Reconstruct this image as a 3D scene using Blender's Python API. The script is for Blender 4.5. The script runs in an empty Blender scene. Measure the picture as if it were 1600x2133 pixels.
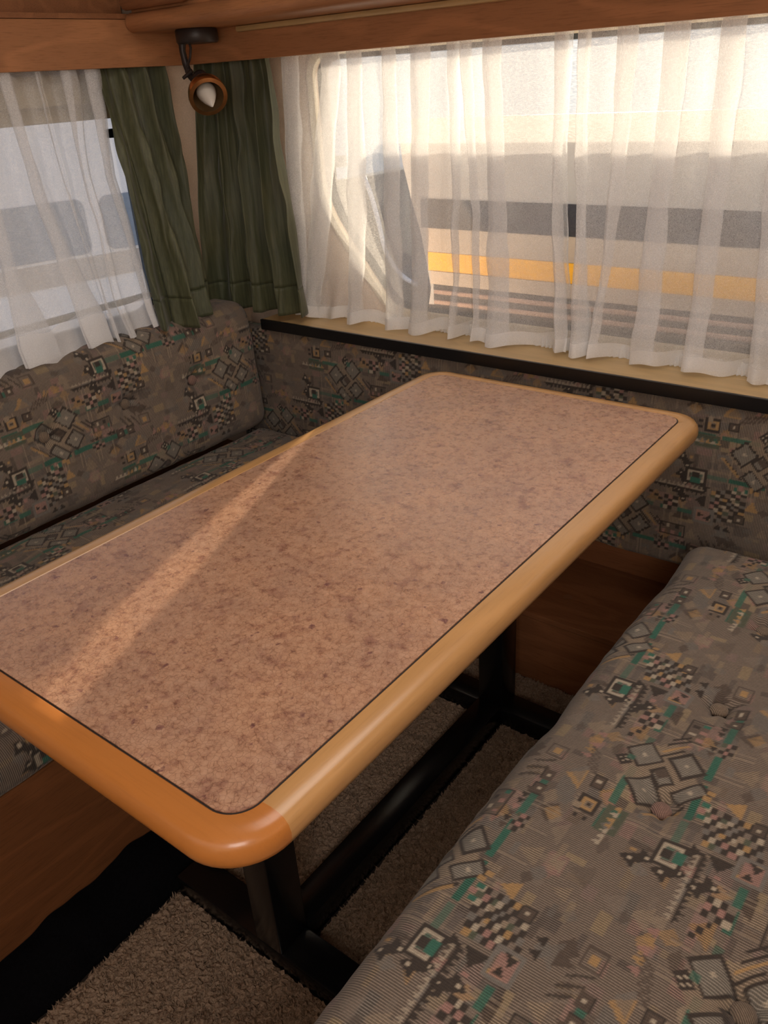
import bpy, bmesh, math, random
import numpy as np
from mathutils import Matrix, Vector

random.seed(7); rng = np.random.default_rng(7)
S = bpy.context.scene
COL = S.collection
PI = math.pi

# ------------------------------------------------------------------ camera
cam_d = bpy.data.cameras.new('camera'); cam = bpy.data.objects.new('camera', cam_d); COL.objects.link(cam)
cam_d.sensor_fit = 'HORIZONTAL'; cam_d.sensor_width = 36.0
cam_d.lens = 36.0 * 1715.15 / 1600.0
cam_d.clip_start = 0.02; cam_d.clip_end = 500
RX = Vector((0.793497, 0.605804, -0.05799)); RY = Vector((0.243415, -0.40327, -0.882113)); RZ = Vector((-0.557773, 0.685838, -0.467456))
m = Matrix((( RX.x, -RY.x, -RZ.x, 0), (RX.y, -RY.y, -RZ.y, 0), (RX.z, -RY.z, -RZ.z, 1.32), (0, 0, 0, 1)))
cam.matrix_world = m
S.camera = cam

# ------------------------------------------------------------------ light
S.view_settings.view_transform = 'Standard'; S.view_settings.look = 'None'
S.view_settings.gamma = 1.0; S.view_settings.use_curve_mapping = False
S.view_settings.exposure = 0.0
S.cycles.transparent_max_bounces = 32
S.cycles.max_bounces = 10
S.cycles.sample_clamp_indirect = 4.0

w = bpy.data.worlds.new('sky'); S.world = w; w.use_nodes = True
nt = w.node_tree; nt.nodes.clear()
tc = nt.nodes.new('ShaderNodeTexCoord'); sx = nt.nodes.new('ShaderNodeSeparateXYZ')
mr = nt.nodes.new('ShaderNodeMapRange'); mr.inputs['From Min'].default_value = -0.3; mr.inputs['From Max'].default_value = 1.0
cr = nt.nodes.new('ShaderNodeValToRGB')
cr.color_ramp.elements[0].position = 0.0; cr.color_ramp.elements[0].color = (0.42, 0.50, 0.60, 1)
cr.color_ramp.elements[1].position = 1.0; cr.color_ramp.elements[1].color = (0.22, 0.38, 0.70, 1)
for p, c in ((0.20, (0.78, 0.83, 0.88, 1)), (0.30, (0.80, 0.84, 0.88, 1)), (0.55, (0.42, 0.58, 0.82, 1))):
    e = cr.color_ramp.elements.new(p); e.color = c
bg = nt.nodes.new('ShaderNodeBackground'); bg.inputs['Strength'].default_value = 0.70
wo = nt.nodes.new('ShaderNodeOutputWorld')
L = nt.links.new
L(tc.outputs['Generated'], sx.inputs[0]); L(sx.outputs['Z'], mr.inputs['Value']); L(mr.outputs[0], cr.inputs[0])
L(cr.outputs[0], bg.inputs['Color']); L(bg.outputs[0], wo.inputs['Surface'])

sun_d = bpy.data.lights.new('sun', 'SUN'); sun = bpy.data.objects.new('sun', sun_d); COL.objects.link(sun)
AZ, EL = math.radians(23.2), math.radians(7.2)
sd = Vector((-math.sin(AZ) * math.cos(EL), math.cos(AZ) * math.cos(EL), math.sin(EL)))
sun.rotation_euler = sd.to_track_quat('Z', 'Y').to_euler(); sun.location = sd * 20
sun_d.energy = 22.0; sun_d.color = (1.0, 0.80, 0.56); sun_d.angle = math.radians(0.55)

def area(name, loc, target, sxx, syy, power, color):
    d = bpy.data.lights.new(name, 'AREA'); d.shape = 'RECTANGLE'; d.size = sxx; d.size_y = syy
    d.energy = power; d.color = color
    o = bpy.data.objects.new(name, d); COL.objects.link(o); o.location = loc
    o.rotation_euler = (Vector(loc) - Vector(target)).to_track_quat('Z', 'Y').to_euler()
    return o
# unseen fill lamps added below the ceiling and behind the camera, brightening the room
area('overhead_fill_light', (-0.35, 0.98, 1.93), (-0.40, 1.0, 0.0), 0.9, 0.7, 8.0, (1.0, 0.93, 0.86))  # added overhead fill; the ceiling has no opening here
area('camera_side_fill_light', (-0.6, -0.70, 1.25), (-0.7, 1.5, 0.9), 1.2, 0.5, 1.2, (1.0, 0.90, 0.80))  # added weak fill from the camera side; the wall there is closed

area('right_window_light', (0.39, -0.40, 1.45), (-1.8, 1.2, 1.15), 0.9, 0.5, 14.0, (1.0, 0.93, 0.87))

# ------------------------------------------------------------------ helpers
def props(o, label=None, cat=None, group=None, kind=None):
    if label: o['label'] = label
    if cat: o['category'] = cat
    if group: o['group'] = group
    if kind: o['kind'] = kind
    return o

def link(name, me, mat=None, parent=None):
    o = bpy.data.objects.new(name, me); COL.objects.link(o)
    if mat: me.materials.append(mat)
    if parent: o.parent = parent
    return o

def obj(name, bm, mat=None, parent=None, smooth=False):
    me = bpy.data.meshes.new(name); bmesh.ops.recalc_face_normals(bm, faces=bm.faces[:])
    bm.to_mesh(me); bm.free()
    if smooth:
        me.polygons.foreach_set('use_smooth', [True] * len(me.polygons))
        try: me.set_sharp_from_angle(angle=math.radians(40))
        except Exception: pass
    return link(name, me, mat, parent)

def thing(name, label, cat, loc=(0, 0, 0), group=None):
    o = bpy.data.objects.new(name, None); COL.objects.link(o); o.location = loc
    o.empty_display_size = 0.05
    props(o, label, cat, group)
    return o

def under(t, o):
    """parent o (built in world space) to t, keeping it where it is"""
    o.parent = t; o.matrix_parent_inverse = Matrix.Translation(t.location).inverted()
    return o

def box_bm(x0, x1, y0, y1, z0, z1, bev=0.0, seg=2, bm=None):
    bm = bm or bmesh.new()
    r = bmesh.ops.create_cube(bm, size=1.0, matrix=Matrix.Translation(((x0+x1)/2, (y0+y1)/2, (z0+z1)/2)) @ Matrix.Diagonal((x1-x0, y1-y0, z1-z0, 1)))
    if bev > 0:
        es = list({e for v in r['verts'] for e in v.link_edges})
        bmesh.ops.bevel(bm, geom=es, offset=bev, segments=seg, profile=0.5, affect='EDGES')
    return bm

def tube_bm(pts, rad, n=14, bm=None, cap=True):
    bm = bm or bmesh.new()
    pts = [Vector(p) for p in pts]
    rads = rad if isinstance(rad, (list, tuple)) else [rad] * len(pts)
    rings = []; up = None
    for i, p in enumerate(pts):
        t = (pts[min(i+1, len(pts)-1)] - pts[max(i-1, 0)]).normalized()
        if up is None: up = t.orthogonal().normalized()
        up = (up - up.dot(t) * t).normalized(); sd_ = t.cross(up)
        rings.append([bm.verts.new(p + rads[i] * (math.cos(2*PI*k/n) * up + math.sin(2*PI*k/n) * sd_)) for k in range(n)])
    for a, b in zip(rings, rings[1:]):
        for k in range(n): bm.faces.new((a[k], a[(k+1) % n], b[(k+1) % n], b[k]))
    if cap:
        bm.faces.new(rings[0][::-1]); bm.faces.new(rings[-1])
    return bm

def lathe_bm(profile, origin, axis, n=32, bm=None):
    """profile: list of (distance along axis, radius)"""
    bm = bm or bmesh.new(); axis = Vector(axis).normalized(); u = axis.orthogonal().normalized(); v = axis.cross(u); o = Vector(origin)
    rings = []
    for h, r in profile:
        if r < 1e-6: rings.append([bm.verts.new(o + axis * h)])
        else: rings.append([bm.verts.new(o + axis*h + r*(math.cos(2*PI*k/n)*u + math.sin(2*PI*k/n)*v)) for k in range(n)])
    for a, b in zip(rings, rings[1:]):
        for k in range(n):
            k2 = (k+1) % n
            if len(a) == 1 and len(b) == 1: continue
            if len(a) == 1: bm.faces.new((a[0], b[k2], b[k]))
            elif len(b) == 1: bm.faces.new((a[k], a[k2], b[0]))
            else: bm.faces.new((a[k], a[k2], b[k2], b[k]))
    return bm

def rrect(x0, x1, y0, y1, r, n=10):
    """rounded rectangle outline, counter-clockwise; r = one radius or four (bl, br, tr, tl)"""
    rr = r if isinstance(r, (tuple, list)) else (r,) * 4
    out = []
    for (cx, cy, a0, q) in ((x0+rr[0], y0+rr[0], PI, rr[0]), (x1-rr[1], y0+rr[1], 1.5*PI, rr[1]), (x1-rr[2], y1-rr[2], 0, rr[2]), (x0+rr[3], y1-rr[3], 0.5*PI, rr[3])):
        for k in range(n+1):
            a = a0 + 0.5*PI*k/n
            out.append((cx + q*math.cos(a), cy + q*math.sin(a)))
    return out

def catmull(c, sub):
    c = np.asarray(c); n = len(c); out = []
    for i in range(n-1):
        p0, p1, p2, p3 = c[max(i-1, 0)], c[i], c[i+1], c[min(i+2, n-1)]
        for k in range(sub):
            t = k/sub
            out.append(0.5*((2*p1) + (-p0+p2)*t + (2*p0-5*p1+4*p2-p3)*t*t + (-p0+3*p1-3*p2+p3)*t**3))
    out.append(c[-1]); return np.array(out)

def plate_bm(outline, place, t0, t1, hole=None, bm=None):
    """extrude an outline (with an optional hole) from t0 to t1; place(u, v, t) -> world"""
    bm = bm or bmesh.new()
    def layer(t):
        lo = [bm.verts.new(place(u, v, t)) for u, v in outline]
        es = [bm.edges.new((lo[i], lo[(i+1) % len(lo)])) for i in range(len(lo))]
        li = []
        if hole:
            li = [bm.verts.new(place(u, v, t)) for u, v in hole]
            es += [bm.edges.new((li[i], li[(i+1) % len(li)])) for i in range(len(li))]
        bmesh.ops.triangle_fill(bm, use_beauty=True, use_dissolve=False, edges=es)
        return lo, li
    a, ai = layer(t0); b, bi = layer(t1)
    for p, q in ((a, b), (ai, bi)):
        for i in range(len(p)):
            j = (i+1) % len(p); bm.faces.new((p[i], p[j], q[j], q[i]))
    return bm

def ring_bm(outer, inner, place, t0, t1, bm=None):
    """frame between two outlines of equal point count"""
    bm = bm or bmesh.new(); n = len(outer)
    A = [[bm.verts.new(place(u, v, t)) for u, v in o] for o, t in ((outer, t0), (outer, t1), (inner, t1), (inner, t0))]
    for i in range(4):
        p, q = A[i], A[(i+1) % 4]
        for k in range(n): bm.faces.new((p[k], p[(k+1) % n], q[(k+1) % n], q[k]))
    return bm

# ------------------------------------------------------------------ materials
def new_mat(name):
    mt = bpy.data.materials.new(name); mt.use_nodes = True; nt = mt.node_tree; nt.nodes.clear()
    out = nt.nodes.new('ShaderNodeOutputMaterial')
    return mt, nt, out
def N(nt, typ, **kw):
    n = nt.nodes.new(typ)
    for k, v in kw.items():
        if k in n.inputs: n.inputs[k].default_value = v
        else: setattr(n, k, v)
    return n
def ramp(nt, src, stops):
    r = nt.nodes.new('ShaderNodeValToRGB'); el = r.color_ramp.elements
    el[0].position, el[0].color = stops[0][0], (*stops[0][1], 1); el[1].position, el[1].color = stops[-1][0], (*stops[-1][1], 1)
    for p, c in stops[1:-1]:
        e = el.new(p); e.color = (*c, 1)
    nt.links.new(src, r.inputs[0]); return r.outputs[0]
def bump(nt, src, strength, dist):
    b = nt.nodes.new('ShaderNodeBump'); b.inputs['Strength'].default_value = strength; b.inputs['Distance'].default_value = dist
    nt.links.new(src, b.inputs['Height']); return b.outputs[0]
def coords(nt, scale=(1, 1, 1), rot=(0, 0, 0), kind='Object'):
    t = nt.nodes.new('ShaderNodeTexCoord'); mp = nt.nodes.new('ShaderNodeMapping'); mp.inputs['Scale'].default_value = scale
    mp.inputs['Rotation'].default_value = rot
    nt.links.new(t.outputs[kind], mp.inputs[0]); return mp.outputs[0]
def noise(nt, vec, scale, detail=4, rough=0.6):
    n = N(nt, 'ShaderNodeTexNoise'); n.inputs['Scale'].default_value = scale; n.inputs['Detail'].default_value = detail; n.inputs['Roughness'].default_value = rough
    nt.links.new(vec, n.inputs['Vector']); return n.outputs['Fac']
def mixc(nt, fac, a, b, mode='MIX'):
    mx = nt.nodes.new('ShaderNodeMix'); mx.data_type = 'RGBA'; mx.blend_type = mode
    for k, v in ((0, fac), (6, a), (7, b)):
        if hasattr(v, 'links') or hasattr(v, 'is_output'): nt.links.new(v, mx.inputs[k])
        else: mx.inputs[k].default_value = v if k == 0 else (*v, 1)
    return mx.outputs[2]

def plain(name, color, rough=0.5, metal=0.0, spec=0.5, var=0.12, nscale=30, bstr=0.1, bd=0.001):
    mt, nt, out = new_mat(name); b = N(nt, 'ShaderNodeBsdfPrincipled', Roughness=rough, Metallic=metal)
    b.inputs['Specular IOR Level'].default_value = spec
    f = noise(nt, coords(nt), nscale)
    c = ramp(nt, f, [(0.3, tuple(x*(1-var) for x in color)), (0.7, tuple(min(1, x*(1+var)) for x in color))])
    nt.links.new(c, b.inputs['Base Color']); nt.links.new(bump(nt, f, bstr, bd), b.inputs['Normal'])
    nt.links.new(b.outputs[0], out.inputs[0]); return mt

def wood(name, dark, light, axis='x', rough=0.45, freq=1.0, spec=0.35, contrast=1.0, coat=0.0):
    """veneer: long fine pores over broad cathedral figure, along the given axis"""
    mt, nt, out = new_mat(name); b = N(nt, 'ShaderNodeBsdfPrincipled', Roughness=rough)
    b.inputs['Specular IOR Level'].default_value = spec; b.inputs['Coat Weight'].default_value = coat; b.inputs['Coat Roughness'].default_value = 0.18
    sc = {'x': (0.05, 1, 1), 'y': (1, 0.05, 1), 'z': (1, 1, 0.05)}[axis]; sb = {'x': (0.25, 1, 1), 'y': (1, 0.25, 1), 'z': (1, 1, 0.25)}[axis]
    fine = noise(nt, coords(nt, sc), 420*freq, 3, 0.7)
    broad_v = coords(nt, sb); br = noise(nt, broad_v, 9*freq, 2, 0.45)
    wv = N(nt, 'ShaderNodeMath', operation='MULTIPLY'); nt.links.new(br, wv.inputs[0]); wv.inputs[1].default_value = 38
    sn = N(nt, 'ShaderNodeMath', operation='SINE'); nt.links.new(wv.outputs[0], sn.inputs[0])
    md = tuple(0.5*(a+c) for a, c in zip(dark, light))
    c1 = ramp(nt, sn.outputs[0], [(0.0, tuple(m_*(1-0.02*contrast) for m_ in md)), (1.0, tuple(m_*(1+0.16*contrast) for m_ in md))])
    c2 = ramp(nt, fine, [(0.32, tuple(d*0.75/max(m_, 1e-3) for d, m_ in zip(dark, md))), (0.5, (1, 1, 1))])
    c = mixc(nt, 0.55*contrast, c1, c2, 'MULTIPLY')
    nt.links.new(c, b.inputs['Base Color']); nt.links.new(bump(nt, fine, 0.12, 0.0006), b.inputs['Normal'])
    nt.links.new(b.outputs[0], out.inputs[0]); return mt

def laminate_mat():
    mt, nt, out = new_mat('crackle_laminate'); b = N(nt, 'ShaderNodeBsdfPrincipled', Roughness=0.36)
    b.inputs['Specular IOR Level'].default_value = 0.85
    v = coords(nt)
    warp = N(nt, 'ShaderNodeTexNoise'); warp.inputs['Scale'].default_value = 120; warp.inputs['Detail'].default_value = 3; nt.links.new(v, warp.inputs['Vector'])
    add = N(nt, 'ShaderNodeVectorMath', operation='MULTIPLY_ADD'); nt.links.new(warp.outputs['Color'], add.inputs[0]); add.inputs[1].default_value = (0.008, 0.008, 0); nt.links.new(v, add.inputs[2])
    vo = N(nt, 'ShaderNodeTexVoronoi', feature='DISTANCE_TO_EDGE'); vo.inputs['Scale'].default_value = 170; nt.links.new(add.outputs[0], vo.inputs['Vector'])
    n1 = noise(nt, v, 95, 5, 0.65); n2 = noise(nt, v, 12, 3, 0.5); n3 = noise(nt, add.outputs[0], 240, 2, 0.5)
    base = ramp(nt, n1, [(0.28, (0.26, 0.135, 0.095)), (0.40, (0.43, 0.245, 0.155)), (0.55, (0.51, 0.305, 0.195)), (0.75, (0.58, 0.365, 0.245))])
    n5 = noise(nt, v, 42, 3, 0.6)
    base = mixc(nt, 1.0, base, ramp(nt, n5, [(0.30, (0.70, 0.62, 0.66)), (0.46, (1, 1, 1))]), 'MULTIPLY')
    big = ramp(nt, n2, [(0.35, (0.92, 0.90, 0.93)), (0.65, (1.05, 1.0, 0.97))])
    c = mixc(nt, 1.0, base, big, 'MULTIPLY')
    n4 = noise(nt, coords(nt, (1, 1, 1)), 62, 2, 0.5)
    fleck = ramp(nt, n4, [(0.0, (1, 1, 1)), (0.27, (1, 1, 1)), (0.32, (0, 0, 0)), (1.0, (0, 0, 0))])
    fl2 = mixc(nt, 1.0, fleck, ramp(nt, n3, [(0.35, (0.5, 0.5, 0.5)), (0.6, (1, 1, 1))]), 'MULTIPLY')
    c = mixc(nt, fl2, c, (0.20, 0.085, 0.075))
    crack = ramp(nt, vo.outputs['Distance'], [(0.0, (0.52, 0.45, 0.42)), (0.07, (1, 1, 1))])
    c = mixc(nt, 0.8, c, crack, 'MULTIPLY')
    nt.links.new(c, b.inputs['Base Color'])
    rr = ramp(nt, n1, [(0.3, (0.24,)*3), (0.7, (0.33,)*3)]); nt.links.new(rr, b.inputs['Roughness'])
    nt.links.new(bump(nt, crack, 0.25, 0.0004), b.inputs['Normal'])
    nt.links.new(b.outputs[0], out.inputs[0]); return mt

def fabric_mat(name, gain=1.0):
    mt, nt, out = new_mat(name); b = N(nt, 'ShaderNodeBsdfPrincipled', Roughness=0.92)
    b.inputs['Specular IOR Level'].default_value = 0.15; b.inputs['Sheen Weight'].default_value = 0.15; b.inputs['Sheen Roughness'].default_value = 0.5
    at = N(nt, 'ShaderNodeAttribute', attribute_name='weave')
    uv = N(nt, 'ShaderNodeUVMap', uv_map='cloth'); sp = N(nt, 'ShaderNodeSeparateXYZ'); nt.links.new(uv.outputs[0], sp.inputs[0])
    # weft ribs, about 2.7 mm apart, strong only where the alpha of the weave says so
    k = N(nt, 'ShaderNodeMath', operation='MULTIPLY'); nt.links.new(sp.outputs['X'], k.inputs[0]); k.inputs[1].default_value = 2*PI/0.0030
    s = N(nt, 'ShaderNodeMath', operation='SINE'); nt.links.new(k.outputs[0], s.inputs[0])
    k2 = N(nt, 'ShaderNodeMath', operation='MULTIPLY'); nt.links.new(sp.outputs['Y'], k2.inputs[0]); k2.inputs[1].default_value = 2*PI/0.0019
    s2 = N(nt, 'ShaderNodeMath', operation='SINE'); nt.links.new(k2.outputs[0], s2.inputs[0])
    rib = ramp(nt, s.outputs[0], [(0.0, (0.42, 0.40, 0.39)), (0.5, (1.22, 1.20, 1.17))])
    rib2 = ramp(nt, s2.outputs[0], [(0.0, (0.88, 0.88, 0.88)), (0.6, (1.04, 1.04, 1.04))])
    c = mixc(nt, at.outputs['Alpha'], at.outputs['Color'], rib, 'MULTIPLY')
    c = mixc(nt, 0.7, c, rib2, 'MULTIPLY')
    fz = noise(nt, coords(nt), 700, 2, 0.6)
    c = mixc(nt, 0.35, c, ramp(nt, fz, [(0.3, (0.6, 0.6, 0.6)), (0.7, (1.3, 1.3, 1.3))]), 'MULTIPLY')
    c = mixc(nt, 1.0, c, (gain, gain, gain), 'MULTIPLY')
    nt.links.new(c, b.inputs['Base Color'])
    nt.links.new(bump(nt, s.outputs[0], 0.35, 0.0006), b.inputs['Normal'])
    nt.links.new(b.outputs[0], out.inputs[0]); return mt

def sheer_mat(name, T=0.57, tint=(0.93, 0.94, 0.96)):
    mt, nt, out = new_mat(name)
    v = coords(nt); n1 = noise(nt, v, 900, 2, 0.7); n2 = noise(nt, v, 260, 3, 0.6)
    df = N(nt, 'ShaderNodeBsdfDiffuse'); df.inputs['Color'].default_value = (*tint, 1)
    tl = N(nt, 'ShaderNodeBsdfTranslucent'); tl.inputs['Color'].default_value = (*tint, 1)
    m1 = N(nt, 'ShaderNodeMixShader'); m1.inputs[0].default_value = 0.11; nt.links.new(df.outputs[0], m1.inputs[1]); nt.links.new(tl.outputs[0], m1.inputs[2])
    tr = N(nt, 'ShaderNodeBsdfTransparent')
    f = ramp(nt, n1, [(0.30, (T*0.62,)*3), (0.5, (T,)*3), (0.70, (min(1, T*1.4),)*3)])
    f2 = ramp(nt, n2, [(0.3, (0.9,)*3), (0.6, (1.05,)*3)])
    ff = mixc(nt, 1.0, f, f2, 'MULTIPLY')
    m2 = N(nt, 'ShaderNodeMixShader'); nt.links.new(ff, m2.inputs[0]); nt.links.new(m1.outputs[0], m2.inputs[1]); nt.links.new(tr.outputs[0], m2.inputs[2])
    nt.links.new(m2.outputs[0], out.inputs[0]); return mt

def drape_mat():
    mt, nt, out = new_mat('olive_satin'); b = N(nt, 'ShaderNodeBsdfPrincipled', Roughness=0.5)
    b.inputs['Specular IOR Level'].default_value = 0.45; b.inputs['Sheen Weight'].default_value = 0.35; b.inputs['Sheen Roughness'].default_value = 0.35
    v = coords(nt, (1, 1, 0.04)); f = noise(nt, v, 160, 4, 0.7); g = noise(nt, coords(nt), 7, 2, 0.5)
    c = ramp(nt, f, [(0.3, (0.070, 0.078, 0.044)), (0.55, (0.115, 0.125, 0.070)), (0.8, (0.17, 0.18, 0.105))])
    c = mixc(nt, 1.0, c, ramp(nt, g, [(0.3, (0.85, 0.9, 0.9)), (0.7, (1.1, 1.05, 0.95))]), 'MULTIPLY')
    nt.links.new(c, b.inputs['Base Color']); nt.links.new(bump(nt, f, 0.5, 0.0012), b.inputs['Normal'])
    tl = N(nt, 'ShaderNodeBsdfTranslucent'); nt.links.new(c, tl.inputs['Color'])
    m1 = N(nt, 'ShaderNodeMixShader'); m1.inputs[0].default_value = 0.22; nt.links.new(b.outputs[0], m1.inputs[1]); nt.links.new(tl.outputs[0], m1.inputs[2])
    nt.links.new(m1.outputs[0], out.inputs[0]); return mt

def glass_mat(name, haze=0.05):
    mt, nt, out = new_mat(name)
    v = coords(nt, (1, 1, 1)); f = noise(nt, coords(nt, (6, 6, 40), (0.3, 0.5, 0)), 22, 5, 0.75)
    tr = N(nt, 'ShaderNodeBsdfTransparent'); tr.inputs['Color'].default_value = (0.95, 0.96, 0.97, 1)
    tl = N(nt, 'ShaderNodeBsdfTranslucent'); tl.inputs['Color'].default_value = (1, 1, 1, 1)
    gl = N(nt, 'ShaderNodeBsdfGlossy', Roughness=0.03)
    fr = N(nt, 'ShaderNodeFresnel', IOR=1.35)
    hz = ramp(nt, f, [(0.45, (haze*0.3,)*3), (0.68, (haze*2.2,)*3)])
    a = N(nt, 'ShaderNodeMixShader'); nt.links.new(hz, a.inputs[0]); nt.links.new(tr.outputs[0], a.inputs[1]); nt.links.new(tl.outputs[0], a.inputs[2])
    bb = N(nt, 'ShaderNodeMixShader'); nt.links.new(fr.outputs[0], bb.inputs[0]); nt.links.new(a.outputs[0], bb.inputs[1]); nt.links.new(gl.outputs[0], bb.inputs[2])
    nt.links.new(bb.outputs[0], out.inputs[0]); return mt

M = {}
M['wood_x'] = wood('oak_veneer_x', (0.30, 0.13, 0.055), (0.47, 0.215, 0.095), 'x', spec=0.3)
M['wood_y'] = wood('oak_veneer_y', (0.30, 0.13, 0.055), (0.47, 0.215, 0.095), 'y', spec=0.3)
M['band_blue'] = plain('bluish_caravan_window', (0.20, 0.26, 0.34), 0.15, var=0.1)
M['wood_dark_x'] = wood('oak_veneer_locker', (0.20, 0.08, 0.035), (0.32, 0.14, 0.06), 'x', spec=0.3)
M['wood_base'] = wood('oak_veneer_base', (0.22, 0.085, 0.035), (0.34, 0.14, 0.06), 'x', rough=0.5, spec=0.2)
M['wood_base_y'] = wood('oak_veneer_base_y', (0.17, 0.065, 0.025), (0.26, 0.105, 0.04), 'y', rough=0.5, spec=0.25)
M['sill'] = wood('light_oak_sill', (0.46, 0.30, 0.13), (0.62, 0.44, 0.21), 'x', rough=0.32, spec=0.5, contrast=0.6)
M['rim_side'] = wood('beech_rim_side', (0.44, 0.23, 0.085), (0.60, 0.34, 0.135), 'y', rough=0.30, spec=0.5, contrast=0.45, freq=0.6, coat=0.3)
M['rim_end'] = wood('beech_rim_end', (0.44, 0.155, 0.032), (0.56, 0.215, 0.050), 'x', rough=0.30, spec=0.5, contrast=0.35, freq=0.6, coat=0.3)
M['floor'] = plain('dark_brown_vinyl', (0.035, 0.025, 0.02), 0.6)
M['black_edge'] = plain('black_edge_strip', (0.008, 0.008, 0.009), 0.28, spec=0.5, var=0.1)
M['black_frame'] = plain('black_lacquered_steel', (0.0055, 0.0055, 0.006), 0.22, spec=0.5, var=0.1, nscale=60, bstr=0.15, bd=0.0004)
M['bag'] = plain('black_cloth', (0.004, 0.004, 0.005), 0.95, spec=0.05, var=0.3, nscale=180, bstr=0.6, bd=0.002)
M['wallpaper'] = plain('cream_wallpaper', (0.80, 0.64, 0.51), 0.9, spec=0.1, var=0.10, nscale=420, bstr=0.6, bd=0.0012)
M['inner'] = plain('cream_panel', (0.62, 0.55, 0.44), 0.7, spec=0.2, var=0.05)
M['ceiling'] = plain('cream_ceiling', (0.55, 0.48, 0.40), 0.8, spec=0.1, var=0.05)
M['lamp_black'] = plain('dark_bronze_metal', (0.030, 0.022, 0.020), 0.42, metal=0.3, spec=0.5)
M['brass'] = plain('aged_brass', (0.72, 0.40, 0.17), 0.27, metal=1.0, var=0.25, nscale=40)
M['brass_in'] = plain('dull_brass_lining', (0.36, 0.25, 0.13), 0.4, metal=0.8, var=0.15)
M['bulb'] = plain('milk_glass_bulb', (0.62, 0.58, 0.52), 0.25, spec=0.5, var=0.03)
M['seam'] = plain('dark_seam', (0.02, 0.012, 0.008), 0.6)
M['laminate'] = laminate_mat()
M['fabric'] = fabric_mat('tapestry_upholstery')
M['sheer'] = sheer_mat('white_voile')
M['sheer_hem'] = sheer_mat('white_voile_hem', 0.30)
M['drape'] = drape_mat()
M['glass'] = glass_mat('scratched_acrylic')
M['seal'] = plain('window_rubber', (0.03, 0.035, 0.04), 0.5)
M['frame'] = plain('cream_window_frame', (0.66, 0.60, 0.48), 0.5, var=0.04)
M['blind'] = plain('cream_blind', (0.60, 0.50, 0.32), 0.6, var=0.05)
M['white_metal'] = plain('grey_white_body', (0.35, 0.375, 0.42), 0.35, var=0.03, nscale=4)
M['cream_metal'] = plain('cream_body_strip', (0.44, 0.40, 0.36), 0.4, var=0.04, nscale=6)
M['band_dark'] = plain('smoked_window_band', (0.016, 0.022, 0.036), 0.12, var=0.1)
M['yellow'] = plain('yellow_stripe', (0.85, 0.47, 0.005), 0.45, var=0.04)
M['rib_dark'] = plain('black_grille', (0.012, 0.010, 0.010), 0.5)
M['rib_pink'] = plain('dusty_rib', (0.34, 0.24, 0.21), 0.5)
M['pale'] = plain('pale_glassfibre', (0.78, 0.82, 0.86), 0.35, var=0.04, nscale=3)
M['car'] = plain('dark_car_paint', (0.06, 0.07, 0.07), 0.3, var=0.05)
M['ground'] = plain('pale_gravel', (0.46, 0.47, 0.50), 0.95, spec=0.05, var=0.25, nscale=3)
M['screen'] = plain('pale_windscreen', (0.42, 0.50, 0.58), 0.10, var=0.04, nscale=3)

# ------------------------------------------------------------------ room shell
XL, YB, ZC = -1.87, 1.72, 1.95        # left wall, back wall, ceiling
XR, YF = 0.42, -0.95
TH = 0.035
pY = lambda u, v, t: (u, t, v)        # a plate in the xz plane
pX = lambda u, v, t: (t, u, v)        # a plate in the yz plane
pZ = lambda u, v, t: (u, v, t)

props(obj('floor', box_bm(XL-TH, XR+TH, YF-TH, YB+TH, -0.045, 0.0), M['floor']), kind='structure')
props(obj('ceiling', box_bm(XL-TH, XR+TH, YF-TH, YB+TH, ZC, ZC+0.03), M['ceiling']), kind='structure')
def back_opening(d=0.0):
    """outline of the wide window (drawn in by d); its lower left corner is a long sweeping curve"""
    bl = [(-1.530, 1.12), (-1.524, 1.06), (-1.498, 1.00), (-1.455, 0.940), (-1.408, 0.885), (-1.368, 0.835), (-1.325, 0.790), (-1.27, 0.775)]
    bl = [tuple(p) for p in catmull(bl, 4)][:-1]; r = rrect(-1.53, 0.22, 0.775, 1.374, (0.13, 0.12, 0.05, 0.05))
    pts = bl + r[11:]; n = len(pts); out = []
    for i in range(n):
        a, b, c = Vector(pts[i-1]), Vector(pts[i]), Vector(pts[(i+1) % n]); t = (c-a).normalized(); nn = Vector((-t.y, t.x))
        out.append(tuple(b + nn*d))
    return out
win_b = back_opening()
props(obj('wall_back', plate_bm([(XL, 0), (XR, 0), (XR, ZC), (XL, ZC)], pY, YB, YB+TH, win_b), M['wallpaper']), kind='structure')
win_l = rrect(0.18, 1.400, 0.79, 1.31, 0.06)
props(obj('wall_left', plate_bm([(YF, 0), (YB, 0), (YB, ZC), (YF, ZC)], pX, XL, XL-TH, win_l), M['wallpaper']), kind='structure')
props(obj('wall_right', box_bm(XR, XR+TH, YF, YB, 0, ZC), M['wallpaper']), kind='structure')
props(obj('wall_front', box_bm(XL, XR, YF-TH, YF, 0, ZC), M['wallpaper']), kind='structure')

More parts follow.
